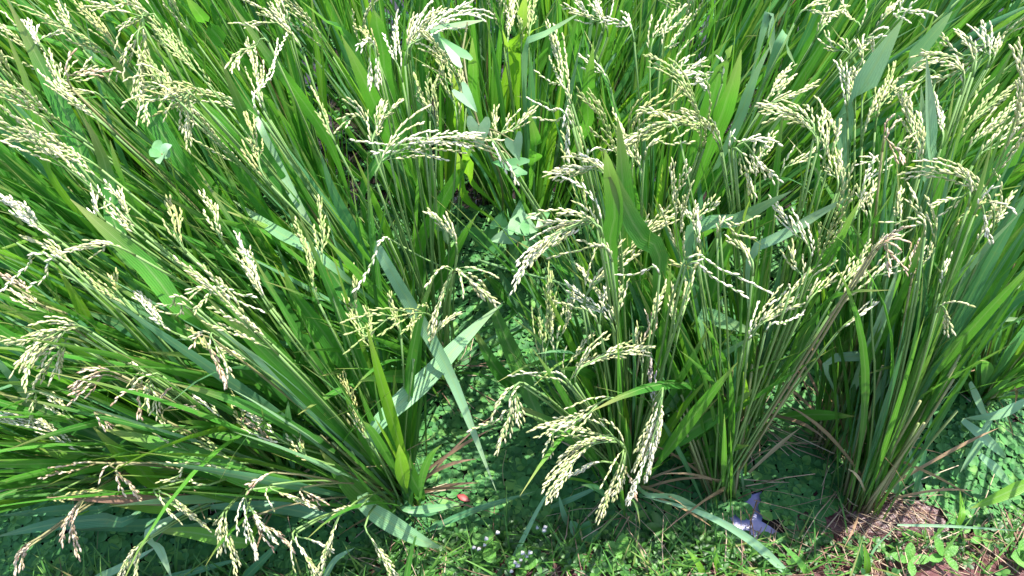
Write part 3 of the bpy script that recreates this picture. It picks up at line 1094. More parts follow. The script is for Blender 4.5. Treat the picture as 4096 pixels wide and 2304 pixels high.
# ------------------------------------------------------------------ rice: the blades that can be picked out in the photograph
# material, width in photograph pixels, height at the foot and at the tip, course from foot to tip
LEAF = """
mint 54 .52 .26 1490,960 1640,1220 1800,1500 1985,1965
mint 76 .34 .40 1485,1735 1700,1520 1880,1330 2010,1210
green 62 .12 .36 2170,1680 2080,1480 2000,1300 1925,1110
green 50 .1 .3 2080,1560 1990,1480 1880,1290
mint 42 .50 .40 1030,470 1130,700 1290,985
mint 44 .50 .40 1285,1030 1100,920 930,800
green 50 .48 .62 520,1000 440,740 400,600 330,460
lime 48 .5 .66 240,760 175,583 110,340 15,110
green 60 .5 .66 420,760 270,480 130,200 20,-20
lime 62 .30 .52 440,1440 380,1340 297,1180 217,1050
blue 55 .3 .46 800,1520 640,1390 480,1300 323,1240
green 62 .45 .6 760,1260 600,1080 450,943 280,795
green 62 .26 .40 620,1850 400,1750 212,1668 -20,1560
green 68 .26 .40 1100,1950 850,1850 583,1764 392,1708
green 58 .26 .40 900,1900 690,1820 560,1740 456,1675
lime 52 .22 .40 640,1940 560,1880 477,1812 370,1705
lime 60 .22 .34 650,1880 450,1835 212,1800 58,1756
blue 46 .18 .12 520,2080 400,2078 200,2100 -20,2148
blue 46 .16 .10 770,2112 620,2100 480,2105 300,2122
blue 44 .15 .2 1330,2065 1150,2035 1000,2024 758,2030
lime 44 .14 .18 990,2165 890,2155 760,2130 604,2122
blue 36 .2 .16 420,2030 250,2040 0,2062
lime 50 .2 .24 680,2020 560,2012 440,2018
mint 40 .2 .1 605,2120 640,2200 690,2320
mint 62 .24 .06 1440,2000 1550,2085 1680,2160 1775,2195
blue 40 .12 .06 1640,2040 1700,2050 1770,2045
mint 30 .12 .08 1630,2040 1760,2030 1840,2015
green 82 .1 .3 1560,2060 1475,2010 1380,1920 1280,1800
green 50 .22 .42 1510,1860 1430,1690 1365,1530
green 60 .1 .36 1640,2020 1600,1800 1590,1640 1575,1500
green 55 .1 .36 1690,2000 1640,1900 1590,1780 1500,1600
green 50 .2 .3 2330,1780 2210,1700 2080,1625
green 66 .1 .42 2560,1900 2640,1590 2720,1400 2790,1265
green 62 .1 .36 2500,1790 2560,1560 2600,1400
green 58 .16 .36 2600,1830 2750,1730 2900,1640 3040,1540
mint 55 .2 .42 2560,1700 2700,1600 2850,1450 3025,1335
green 50 .2 .4 2480,1560 2500,1450 2540,1300 2575,1160
green 74 0.50 0.69 2640,1060 2560,940 2480,780 2410,590
green 74 0.50 0.71 2490,1050 2500,850 2490,660 2470,470
green 66 0.55 0.71 2440,1010 2460,850 2440,700 2420,600
mint 52 .5 .60 2750,965 2950,880 3060,820 3165,765
mint 38 .48 .58 3000,1035 3154,932 3300,840 3420,780
mint 52 .42 .36 2800,1275 2900,1290 3040,1340
blue 60 .25 .6 3560,1560 3740,1300 3900,1080 4110,760
mint 55 .25 .62 3500,1600 3700,1300 3880,1060 4090,840
mint 45 .3 .4 3310,1445 3560,1420 3740,1370 3896,1277 4110,1120
mint 46 .3 .38 3640,1410 3760,1340 3896,1284 4110,1275
green 52 .25 .42 3310,1440 3420,1345 3540,1290 3640,1240
mint 84 .54 .72 3380,490 3430,390 3530,210 3615,70
mint 66 .5 .68 3620,300 3670,220 3740,130 3810,45
mint 66 .5 .72 3720,740 3730,600 3722,440 3705,220
mint 58 .45 .62 3700,760 3690,640 3690,480 3685,340
green 66 0.55 0.71 2850,560 2900,430 2935,330 2965,200
green 60 0.55 0.71 2800,540 2850,400 2890,260 2930,180
mint 40 .5 .66 2930,540 2990,380 3030,280 3085,175
mint 34 .6 .5 3070,65 3085,130 3090,200 3096,270
mint 36 .58 .48 3120,160 3150,200 3182,260
green 48 .45 .66 2340,520 2350,400 2360,280 2374,165
green 60 .45 .66 1560,560 1500,420 1440,290 1365,140
green 52 .5 .68 1550,330 1530,200 1500,60 1487,-20
mint 34 .6 .66 2100,215 2160,150 2240,100 2330,45
mint 36 .6 .56 1745,150 1790,115 1870,92 1940,80
lime 76 .5 .68 2060,240 2080,130 2105,-30
lime 40 .5 .64 2060,280 2035,200 2010,120
green 38 .4 .6 1450,760 1593,557 1680,450 1740,380
green 40 .5 .64 1900,420 1892,280 1889,150
lime 44 .45 .62 1860,560 1835,430 1812,290
green 44 .45 .66 1330,600 1220,420 1113,275 910,-5
green 48 .5 .66 1400,170 1300,80 1200,0
lime 40 .4 .6 1890,730 1870,640 1840,560
lime 46 .35 .55 1870,800 1850,700 1830,610
green 60 .4 .6 580,960 520,800 480,700 440,560
green 52 .45 .62 760,700 640,520 520,330 420,200
green 60 .4 .62 1100,900 960,680 860,520 760,330
green 52 .4 .62 1200,830 1050,620 960,420 880,230
green 48 .4 .64 1000,300 900,180 800,60 740,-20
blue 50 .35 .56 1480,1060 1400,900 1330,760 1280,600
green 56 .3 .52 1500,1350 1350,1120 1220,960 1150,830
lime 50 .3 .5 1180,1130 1090,1000 1020,890
green 52 .3 .5 1100,1480 1000,1330 900,1200 830,1060
green 56 .3 .5 1400,1500 1290,1330 1180,1180 1130,1060
green 48 .4 .6 2130,680 2145,580 2110,430
green 50 .3 .54 1680,1000 1740,860 1830,700 1900,560
green 36 .2 .44 1700,1230 1780,1080 1850,950 1905,860
blue 44 .2 .36 2330,1180 2230,1050 2130,960 2010,880
blue 46 .1 .28 2110,1290 2050,1180 1980,1060
green 40 .12 .3 2060,1250 1990,1150 1935,1100
lime 56 .4 .6 2900,1000 2960,900 3000,800
green 50 .3 .56 2830,1300 2860,1150 2900,1000 2990,870
green 56 .3 .6 3150,1300 3250,1130 3340,980 3440,800
green 54 .3 .62 3300,1250 3400,1080 3490,900 3570,770
green 50 .25 .6 3160,1500 3240,1300 3340,1180 3560,1160
green 56 .4 .66 3900,900 3980,760 4060,620 4140,480
green 50 .3 .6 3450,1500 3560,1280 3640,1100 3700,900
green 44 .1 .24 3130,1670 3270,1660 3420,1665
green 48 .08 .24 2740,1830 2870,1800 3000,1780
mint 34 .2 .1 2590,1980 2700,1990 2830,2060 2960,2140
"""
for line in LEAF.strip().splitlines():
    mt, wpx, z0, z1, rest = line.split(' ', 4)
    seq = pts_of(rest)
    z0, z1 = float(z0), float(z1)
    if max(z0, z1) >= .48: z0, z1 = z0 + .03, z1 + .04
    m_ = len(seq) - 1
    ctrl = [P(x, y, z0 + (z1 - z0) * (i / m_) ** .9) for i, (x, y) in enumerate(seq)]
    H = nearest_hill(ctrl[0])
    b = H['b'] + Vector((RNG.gauss(0, .012), RNG.gauss(0, .012), .01))
    blade = sum((q - p).length for p, q in zip(ctrl, ctrl[1:]))
    mid = b.lerp(ctrl[0], .5) + Vector((0, 0, .03))
    foot = (ctrl[0] - mid).length + (mid - b).length
    sf = foot / (foot + blade)
    pts = resample([b, mid] + ctrl, 26)
    dist = (ctrl[len(ctrl) // 2] - cam.location).length
    half = float(wpx) * .5 / FPX * dist * (1.2 if mt in ('green', 'lime') else 1.05)
    add_leaf(H['o'], pts, half, mt, wf=blade_width(half, sheath=sf * .8, rise=sf + (1 - sf) * .35), tw0=RNG.gauss(0, .22), twist=RNG.gauss(0, .25), fold=RNG.uniform(.12, .3), wob=.05)


# ------------------------------------------------------------------ floating plants on the water
def float_leaf(az, size, r0, tilt, lift_=0.0):
    """one obovate cupped leaf leaving the rosette's heart"""
    V, F = [], []
    rows_ = ((0, .10), (.3, .42), (.62, .60), (.88, .46), (1.0, .10))
    for i, (l, wd) in enumerate(rows_):
        for j, s in enumerate((-1, -.5, .5, 1)):
            x = r0 + l * size
            y = s * wd * size
            z = lift_ + tilt * l * size + .14 * size * (s * s) * (wd / .6) - .10 * size * l * l
            V.append(Vector((x * math.cos(az) - y * math.sin(az), x * math.sin(az) + y * math.cos(az), z)))
    for i in range(len(rows_) - 1):
        for j in range(3):
            a = i * 4 + j
            F.append((a, a + 1, a + 5, a + 4))
    return V, F


def rosette(rng, size=.0150):
    parts = []
    n = rng.choice((5, 6, 6, 7))
    a0 = rng.uniform(0, 6.28)
    for k in range(n):
        parts.append(float_leaf(a0 + 6.283 * k / n + rng.gauss(0, .18), size * rng.uniform(.75, 1.15), .002, rng.uniform(.0, .2), .003))
    for k in range(rng.choice((1, 2))):
        parts.append(float_leaf(a0 + .6 + 6.283 * k / 3 + rng.gauss(0, .2), size * rng.uniform(.4, .65), .001, rng.uniform(.5, .9), .006))
    return join(parts)


FR = random.Random(5)
ROS = [rosette(FR) for _ in range(9)]
ROSM = [mesh_from('floating_plant', v, f, M['float']) for v, f in ROS]
ZONES = [(1640, 1040, 2360, 1900, 1.0), (2800, 1130, 3080, 1340, .8), (2970, 1580, 3420, 2060, 1.0), (3480, 1480, 4110, 2010, 1.0),
         (-20, 1960, 900, 2310, .8), (1700, 1850, 2430, 2140, .9)]


def open_water(x, y):
    q = Vector((x, y))
    c1, c2 = P(3020, 2040), P(2985, 2110)
    if math.hypot((x - c1.x) / .022, (y - c1.y) / .045) < 1: return True
    if math.hypot((x - c2.x) / .035, (y - c2.y) / .022) < 1: return True
    if math.hypot((x - .64) / .12, (y - .418) / .045) < 1: return True
    c3 = P(3130, 2110)
    if math.hypot((x - c3.x) / .05, (y - c3.y) / .012) < 1: return True
    return y < shore(x) + .004


spots = []
grid = {}


def free(x, y, d):
    gx, gy = int(x / .03), int(y / .03)
    for i in range(gx - 1, gx + 2):
        for j in range(gy - 1, gy + 2):
            for (a, b) in grid.get((i, j), ()):
                if (a - x) ** 2 + (b - y) ** 2 < d * d: return False
    return True


tries = 0
while len(spots) < 4200 and tries < 90000:
    tries += 1
    x, y = FR.uniform(-1.05, 1.1), FR.uniform(.28, 1.12)
    if open_water(x, y) or not free(x, y, .0165): continue
    grid.setdefault((int(x / .03), int(y / .03)), []).append((x, y))
    v = Vector((x, y, -CAM_H))
    fw = Vector((0, math.cos(PITCH), -math.sin(PITCH))); up = Vector((0, math.sin(PITCH), math.cos(PITCH)))
    px = 2048 + FPX * v.x / v.dot(fw); py = 1152 - FPX * v.dot(up) / v.dot(fw)
    vis = max([zz[4] for zz in ZONES if zz[0] < px < zz[2] and zz[1] < py < zz[3]] or [0])
    zi = next((i for i, zz in enumerate(ZONES) if zz[0] < px < zz[2] and zz[1] < py < zz[3]), 0)
    spots.append((x, y, vis, py, zi))
seen = sorted([s for s in spots if s[2] > 0], key=lambda s: -s[3])
FR2 = random.Random(8)
step = max(1.0, len(seen) / 290.0)
pick = set(int(i * step) for i in range(290))
single = [s for i, s in enumerate(seen) if i in pick]
rest_ = [s for s in spots if s not in set(single)]
WHERE = ['in the shaded mat of the central water gap', 'in the small bright pool behind the bare culms', 'in the mat between the two bare-culm plants',
         'in the sunny mat at the right edge', 'in the dark mat of the lower left corner', 'in the mat between the front gap and the bank']
for (x, y, vis, py, zi) in single:
    o = link('floating_plant', FR2.choice(ROSM))
    o.location = (x, y, FR2.uniform(.002, .008))
    o.rotation_euler = (FR2.gauss(0, .09), FR2.gauss(0, .09), FR2.uniform(0, 6.28))
    s = FR2.uniform(.8, 1.25)
    o.scale = (s, s, s)
    tag(o, 'small round-leaved floating plant ' + WHERE[zi], 'water plant', 'floating plants ' + WHERE[zi])
parts = []
for (x, y, vis, py, zi) in rest_:
    v, f = FR2.choice(ROS)
    mt_ = Matrix.Translation((x, y, FR2.uniform(.001, .006))) @ Matrix.Rotation(FR2.uniform(0, 6.28), 4, 'Z') @ Matrix.Scale(FR2.uniform(.75, 1.2), 4)
    parts.append(([mt_ @ q for q in v], f))
low = []
for _ in range(5):
    lp, lf = [], []
    for k in range(6):
        a = 6.283 * k / 6 + FR2.gauss(0, .2)
        r_ = FR2.uniform(.011, .017)
        e1, e2 = Vector((math.cos(a), math.sin(a), 0)), Vector((-math.sin(a), math.cos(a), 0))
        o_ = len(lp)
        lp += [e1 * .002, e1 * r_ * .6 + e2 * r_ * .5 + Vector((0, 0, .003)), e1 * r_ + Vector((0, 0, .002)), e1 * r_ * .6 - e2 * r_ * .5 + Vector((0, 0, .003))]
        lf.append((o_, o_ + 3, o_ + 2, o_ + 1))
    low.append((lp, lf))
for i in range(6200):
    x, y = FR2.uniform(-1.9, 1.9), FR2.uniform(.34, 2.2)
    if -1.03 < x < 1.08 and y < 1.1: continue
    v, f = FR2.choice(low)
    mt_ = Matrix.Translation((x, y, FR2.uniform(.001, .008))) @ Matrix.Rotation(FR2.uniform(0, 6.28), 4, 'Z') @ Matrix.Rotation(FR2.gauss(0, .12), 4, 'X')
    parts.append(([mt_ @ q for q in v], f))
v, f = join(parts)
tag(link('floating_plant_mat', mesh_from('floating_plant_mat', v, f, M['float'])), 'dense green mat of small floating leaves filling the water between stems', 'water plants', kind='stuff')

# ------------------------------------------------------------------ straw litter on mud, bank and around the feet of the plants
SR = random.Random(21)
parts = []


def straw(x, y, z, ln, az, el, r):
    d = Vector((math.cos(az) * math.cos(el), math.sin(az) * math.cos(el), math.sin(el)))
    kink = Vector((SR.gauss(0, .12), SR.gauss(0, .12), SR.gauss(0, .05)))
    p = Vector((x, y, z))
    pl = [p, p + d * ln * .5 + kink * ln * .3, p + d * ln]
    return tube(pl, lambda k: r * (1 - .5 * k), 3)


for i in range(1500):
    x = SR.uniform(-.75, .95)
    y = shore(x) + SR.gauss(-.05, .035)
    if i >= 1050: x, y = SR.uniform(-1.5, 1.6), SR.uniform(-.5, .33)
    if math.hypot(x - .42, y - .425) < .06: continue
    if math.hypot((x - .63) / .13, (y - .42) / .05) < 1 and SR.random() < .7: continue
    if x < .38 and SR.random() < .72: continue
    parts.append(straw(x, y, max(0, gz(x, y)) + SR.uniform(.002, .02), SR.uniform(.02, .11), SR.uniform(0, 6.28), SR.gauss(0, .15), SR.uniform(.0006, .0016)))
for i in range(70):
    x = .66 + SR.gauss(0, .05); y = .425 + SR.gauss(0, .022)
    parts.append(straw(x, y, max(0, gz(x, y)) + .003, SR.uniform(.015, .06), SR.gauss(2.4, .5), SR.gauss(0, .1), SR.uniform(.0006, .0014)))
for H in HILLS[:15]:
    for i in range(26):
        az = SR.uniform(0, 6.28)
        r = SR.uniform(.02, .06)
        parts.append(straw(H['b'].x + math.cos(az) * r, H['b'].y + math.sin(az) * r, SR.uniform(.006, .05), SR.uniform(.04, .13), az + SR.gauss(0, .8), SR.gauss(.15, .35), SR.uniform(.0006, .0015)))
v, f = join(parts)
tag(link('straw_litter', mesh_from('straw_litter', v, f, M['straw'])), 'scattered pinkish brown straw lying on the mud and bank', 'straw', kind='stuff')


# ------------------------------------------------------------------ low weeds and grass of the bank (nobody could count them)
def oval_leaf(p, az, ln, wd, el, droop=.3):
    V, F = [], []
    prof = ((0, .12), (.25, .75), (.55, 1), (.8, .7), (1, .05))
    ca, sa = math.cos(az), math.sin(az)
    for l, ww in prof:
        z = math.sin(el) * l * ln - droop * ln * l * l * .5
        xx = math.cos(el) * l * ln
        for s in (-1, 0, 1):
            yy = s * ww * wd * .5
            zz = z + abs(s) * ww * wd * .12
            V.append(p + Vector((xx * ca - yy * sa, xx * sa + yy * ca, zz)))
    for i in range(len(prof) - 1):
        for j in range(2):
            a = i * 3 + j
            F.append((a, a + 1, a + 4, a + 3))
    return V, F


BR = random.Random(31)


def near_puddle(x, y):
    c1, c2, c3 = P(3020, 2040), P(2985, 2120), P(3480, 2060)
    return (math.hypot((x - c1.x) / .035, (y - c1.y) / .05) < 1 or math.hypot((x - c2.x) / .062, (y - c2.y) / .036) < 1
            or math.hypot((x - c3.x) / .135, (y - c3.y) / .045) < 1)


parts = []
for i in range(3600):
    x = BR.uniform(-.75, 1.0)
    y = shore(x) - abs(BR.gauss(0, .05)) + .022
    if i >= 2300: x, y = BR.uniform(-1.6, 1.7), BR.uniform(-.55, .34)
    if BR.random() < .6 and x > .42: continue
    if near_puddle(x, y): continue
    if open_water(x, y) and y > shore(x): continue
    z = max(0, gz(x, y)) + BR.uniform(.003, .022)
    n = BR.choice((3, 4, 4))
    a0 = BR.uniform(0, 6.28)
    s = BR.uniform(.007, .014)
    for k in range(n):
        parts.append(oval_leaf(Vector((x, y, z)), a0 + 6.283 * k / n, s, s * .62, BR.uniform(.1, .7)))
v, f = join(parts)
tag(link('bank_weeds', mesh_from('bank_weeds', v, f, M['weed'])), 'low carpet of small oval weed leaves along the bank', 'weeds', kind='stuff')
parts, UVs = [], []
for i in range(3800):
    x = BR.uniform(-.75, 1.0)
    y = shore(x) - abs(BR.gauss(0, .05)) + .004
    if i >= 900: x, y = BR.uniform(-1.6, 1.7), BR.uniform(-.55, .33)
    if near_puddle(x, y) or (x > .42 and BR.random() < .55): continue
    b = Vector((x, y, max(0, gz(x, y))))
    az = BR.uniform(0, 6.28)
    pts, hd = grow_leaf(b, Vector((0, 0)), az, BR.uniform(.3, 1.6), BR.uniform(.04, .11), BR.uniform(.05, .3), n=6)
    v, f, uv = ribbon(pts, lambda k: .0016 * (1 - k ** 2) + .0002, side0=Vector((-hd.y, hd.x, 0)))
    parts.append((v, f)); UVs += [(a, .3 + .5 * q) for a, q in uv]
v, f = join(parts)
tag(link('bank_grass', mesh_from('bank_grass', v, f, M['turf'], uv=UVs)), 'short fine bright green grass blades growing on the bank', 'grass', kind='stuff')


# ------------------------------------------------------------------ single weeds
def set_child(name, geo, mat, parent):
    return link(name, mesh_from(name, geo[0], geo[1], mat), parent)


def arrow_leaf(base, tip, half, up=Vector((0, -.3, 1)), lobes=.35, cup=.12, holes=0):
    """arrow-shaped leaf: heart lobes behind the stalk joint, pointed tip; folded on its midrib"""
    ax = tip - base
    L = ax.length
    t = ax.normalized()
    s = t.cross(up).normalized()
    n = s.cross(t).normalized()
    prof = [(-lobes, .55, .9), (-lobes * .5, .30, 1.0), (0, .0, .98), (.25, 0, .78), (.5, 0, .56), (.75, 0, .30), (.93, 0, .10), (1, 0, .01)]
    V, F = [], []
    for l, inner, outer in prof:
        for sg in (-1, 1):
            V.append(base + t * (l * L) + s * (sg * inner * half) + n * (abs(inner) * cup * half))
            V.append(base + t * (l * L) + s * (sg * (inner + outer) * .5 * half) + n * (cup * half * .4))
            V.append(base + t * (l * L) + s * (sg * outer * half) + n * (cup * half * (1 + .4 * math.sin(l * 9 + sg))))
    for i in range(len(prof) - 1):
        for sg in (0, 1):
            for j in range(2):
                a = i * 6 + sg * 3 + j
                q = (a, a + 1, a + 7, a + 6)
                F.append(q if sg else q[::-1])
    return V, F


def petiole(a, b, sag=.0):
    m_ = a.lerp(b, .5) + Vector((0, 0, sag))
    return tube(resample([a, m_, b], 7), lambda k: .0013 - .0004 * k, 5)


def arrow_plant(label, root, stem_pts, leaves, kind='water spinach'):
    o = empty('arrow_leaf_vine', root, label, 'vine', 'arrow-leaved vines among the rice')
    st = resample([root] + stem_pts, 16)
    set_child('stem', tube(st, lambda k: .0022 - .0008 * k, 6), M['stem'], o)
    for (bx, by, tx, ty, z0, z1, half, mat) in leaves:
        b, t = P(bx, by, z0), P(tx, ty, z1)
        lf = set_child('leaf', arrow_leaf(b, t, half), M[mat], o)
        j = min(st, key=lambda q: (q - b).length)
        pe = set_child('leaf_stalk', petiole(j, b, .004), M['stem'], lf)
        pe.matrix_parent_inverse = Matrix.Identity(4)


arrow_plant('vine with pale and blue-green arrow leaves climbing through rice near the top centre', P(1990, 1010, 0),
            [P(2010, 850, .3), P(2000, 700, .5), P(1935, 560, .60), P(1880, 380, .64), P(1850, 230, .66), P(1870, 90, .66)],
            [(1838, 228, 1757, 148, .69, .70, .012, 'spin'), (1850, 372, 1908, 450, .67, .65, .011, 'spin_pale'),
             (1915, 500, 1917, 600, .68, .64, .014, 'spin_pale'), (2055, 565, 2075, 640, .66, .63, .012, 'spin_pale'),
             (2075, 665, 1965, 650, .62, .62, .012, 'spin_dark'), (2050, 690, 2095, 690, .60, .59, .010, 'spin_dark')])
arrow_plant('low vine with broad dark arrow leaves at the back of the water gap', P(2030, 1050, 0),
            [P(2030, 1000, .12), P(2060, 940, .24), P(2080, 900, .32)],
            [(2075, 905, 2080, 800, .44, .44, .016, 'spin'), (2050, 935, 1962, 965, .42, .39, .018, 'spin_pale'),
             (2085, 895, 2150, 925, .44, .42, .020, 'spin_pale'), (1935, 925, 1945, 1000, .38, .33, .024, 'spin_dark'),
             (2120, 960, 2190, 1010, .38, .35, .018, 'spin'), (2100, 970, 2085, 1020, .36, .32, .016, 'spin_dark'), (2000, 900, 2010, 840, .40, .42, .015, 'spin_dark'), (2150, 880, 2200, 850, .42, .42, .014, 'spin'), (1990, 980, 1900, 1000, .34, .31, .016, 'spin_dark'), (2070, 1000, 2050, 1080, .28, .22, .016, 'spin')])
arrow_plant('vine with two insect-eaten pale arrow leaves left of the dark central hollow', P(1800, 1050, 0),
            [P(1800, 1000, .15), P(1790, 950, .26)],
            [(1775, 905, 1790, 975, .34, .28, .014, 'spin_pale'), (1820, 930, 1845, 960, .32, .30, .012, 'spin')])
# small pale rosette weed at the left
o = empty('pale_leaved_weed', P(690, 720, .3), 'small weed with five pale mint leaves among the rice at the left', 'weed')
c = P(648, 618, .66)
set_child('stem', tube(resample([P(690, 720, .3), P(665, 660, .5), c], 8), lambda k: .0016, 5), M['stem'], o)
for (tx, ty, mat) in ((618, 565, 'spin'), (688, 580, 'spin_pale'), (600, 625, 'spin'), (640, 655, 'spin_pale'), (680, 628, 'spin')):
    q = P(tx, ty, .66 + RNG.uniform(-.01, .02))
    v, f, uv = ribbon(resample([c, c.lerp(q, .5) + Vector((0, 0, .004)), q], 9), lambda k: .0068 * math.sin(math.pi * min(1, .06 + k * .94)) ** .7 + .0004, fold=.3, twist=RNG.gauss(0, .5))
    set_child('leaf', (v, f), M[mat], o)


def flower_head(c, r):
    """little round button of florets"""
    V, F = [], []
    n = 7
    V.append(c + Vector((0, 0, r)))
    for i, (zz, rr) in enumerate(((.7, .7), (.1, 1.0), (-.5, .6))):
        for k in range(n):
            a = 6.283 * k / n + i * .4
            q = 1 + .16 * (-1) ** k
            V.append(c + Vector((math.cos(a) * rr * r * q, math.sin(a) * rr * r * q, zz * r)))
    for k in range(n): F.append((0, 1 + k, 1 + (k + 1) % n))
    for i in range(2):
        for k in range(n):
            a, b = 1 + i * n, 1 + (i + 1) * n
            F.append((a + k, b + k, b + (k + 1) % n, a + (k + 1) % n))
    return V, F


def flower_weed(label, foot, heads, leaves):
    o = empty('flowering_weed', foot, label, 'flowering weed', 'white-flowered weeds on the bank')
    top = Vector((0, 0, 0))
    for (x, y, z) in heads: top += P(x, y, z) / len(heads)
    fork = foot.lerp(top, .6)
    set_child('stem', tube(resample([foot, fork], 6), lambda k: .0011, 5), M['stem'], o)
    for (x, y, z) in heads:
        h = P(x, y, z)
        fl = set_child('flower', flower_head(h, RNG.uniform(.0026, .0040)), M['flower'], o)
        pe = set_child('flower_stalk', tube(resample([fork, fork.lerp(h, .5) + Vector((0, 0, .003)), h], 5), lambda k: .0006, 4), M['stem'], fl)
        pe.matrix_parent_inverse = Matrix.Identity(4)
    for (az, ln, zf) in leaves:
        p = foot.lerp(fork, zf)
        set_child('leaf', oval_leaf(p, az, ln, ln * .66, .45), M['bright'], o)


flower_weed('weed with a row of small white flower heads beside a bright lime leaf', P(1945, 2215, .02),
            [(1945, 2155, .09), (1895, 2190, .08), (1938, 2180, .085), (1990, 2130, .08), (1915, 2196, .075)],
            [(.4, .03, .3), (2.3, .034, .6), (4.0, .03, .5), (5.2, .034, .9), (1.2, .03, .95)])
flower_weed('weed with loosely clustered white flower heads at the bottom centre edge', P(2090, 2270, .03),
            [(2120, 2210, .10), (2060, 2250, .09), (2090, 2212, .1), (2070, 2262, .085), (2045, 2285, .085), (2082, 2240, .1), (2105, 2225, .09)],
            [(.2, .03, .4), (1.6, .03, .6), (3.1, .03, .8), (4.6, .028, .5)])
flower_weed('weed with three tiny white flower heads under the hanging cream panicles', P(2170, 2150, .01),
            [(2180, 2108, .07), (2150, 2110, .07), (2175, 2122, .065)], [(.8, .026, .5), (2.6, .026, .7), (4.4, .026, .3)])


def broad_weed(label, px, py, leaves, mat='bright', h=.02, cat='broad-leaved weed'):
    f0 = P(px, py, 0)
    f0.z = max(0, gz(f0.x, f0.y))
    o = empty('broad_leaf_weed', f0, label, cat, 'broad-leaved weeds on the bank')
    top = f0 + Vector((0, 0, h))
    set_child('stem', tube([f0 - Vector((0, 0, .004)), f0.lerp(top, .5), top], lambda k: .0014, 5), M['stem'], o)
    for i, (az, ln, wd, el) in enumerate(leaves):
        set_child('leaf', oval_leaf(f0 + Vector((0, 0, h * (.5 + .5 * (i + 1) / len(leaves)))), az, ln, wd, el), M[mat], o)


broad_weed('broad glossy rounded leaves of a weed in the lower right corner', 4040, 2290, [(1.6, .042, .034, .5), (.2, .036, .03, .3), (3.0, .04, .032, .4), (2.3, .03, .025, .7)], h=.03)
broad_weed('bright weed with pointed oval leaves left of the rounded corner weed', 3700, 2270, [(.5, .034, .015, .5), (1.9, .036, .016, .6), (3.4, .034, .015, .4), (2.7, .03, .014, .8), (5.0, .03, .014, .4)], h=.03)
broad_weed('pale green leafy weed at the bottom edge below the purple mud', 3570, 2290, [(1.3, .036, .017, .6), (2.8, .034, .016, .4), (.1, .034, .016, .4), (4.4, .03, .014, .4)], h=.03)
broad_weed('four-leaved weed with bright oval leaves right of the mud patch', 3870, 2190, [(.3, .026, .013, .4), (1.9, .026, .013, .5), (3.4, .026, .013, .4), (5.0, .024, .013, .3)], h=.035)
broad_weed('small four-leaved weed floating over the open puddle', 3145, 2090, [(.8, .013, .008, .1), (2.3, .013, .008, .1), (3.9, .013, .008, .1), (5.4, .013, .008, .1)], h=.012)
broad_weed('leafy bank weed under the big hanging white panicle', 2480, 2240, [(.4, .04, .022, .5), (1.5, .04, .022, .7), (2.7, .04, .022, .5), (4.2, .036, .02, .4)], h=.03)
broad_weed('bank weed with upright spoon leaves between flowers and hanging panicles', 2320, 2180, [(1.1, .045, .02, .9), (2.2, .045, .02, .8), (.2, .04, .02, .6), (4.6, .04, .018, .5)], mat='spin_dark', h=.02)
broad_weed('small star-leaved weed at the bank right of the arching-panicle plant', 2640, 2130, [(k * 1.05, .034, .016, .35) for k in range(6)], mat='weed', h=.03)

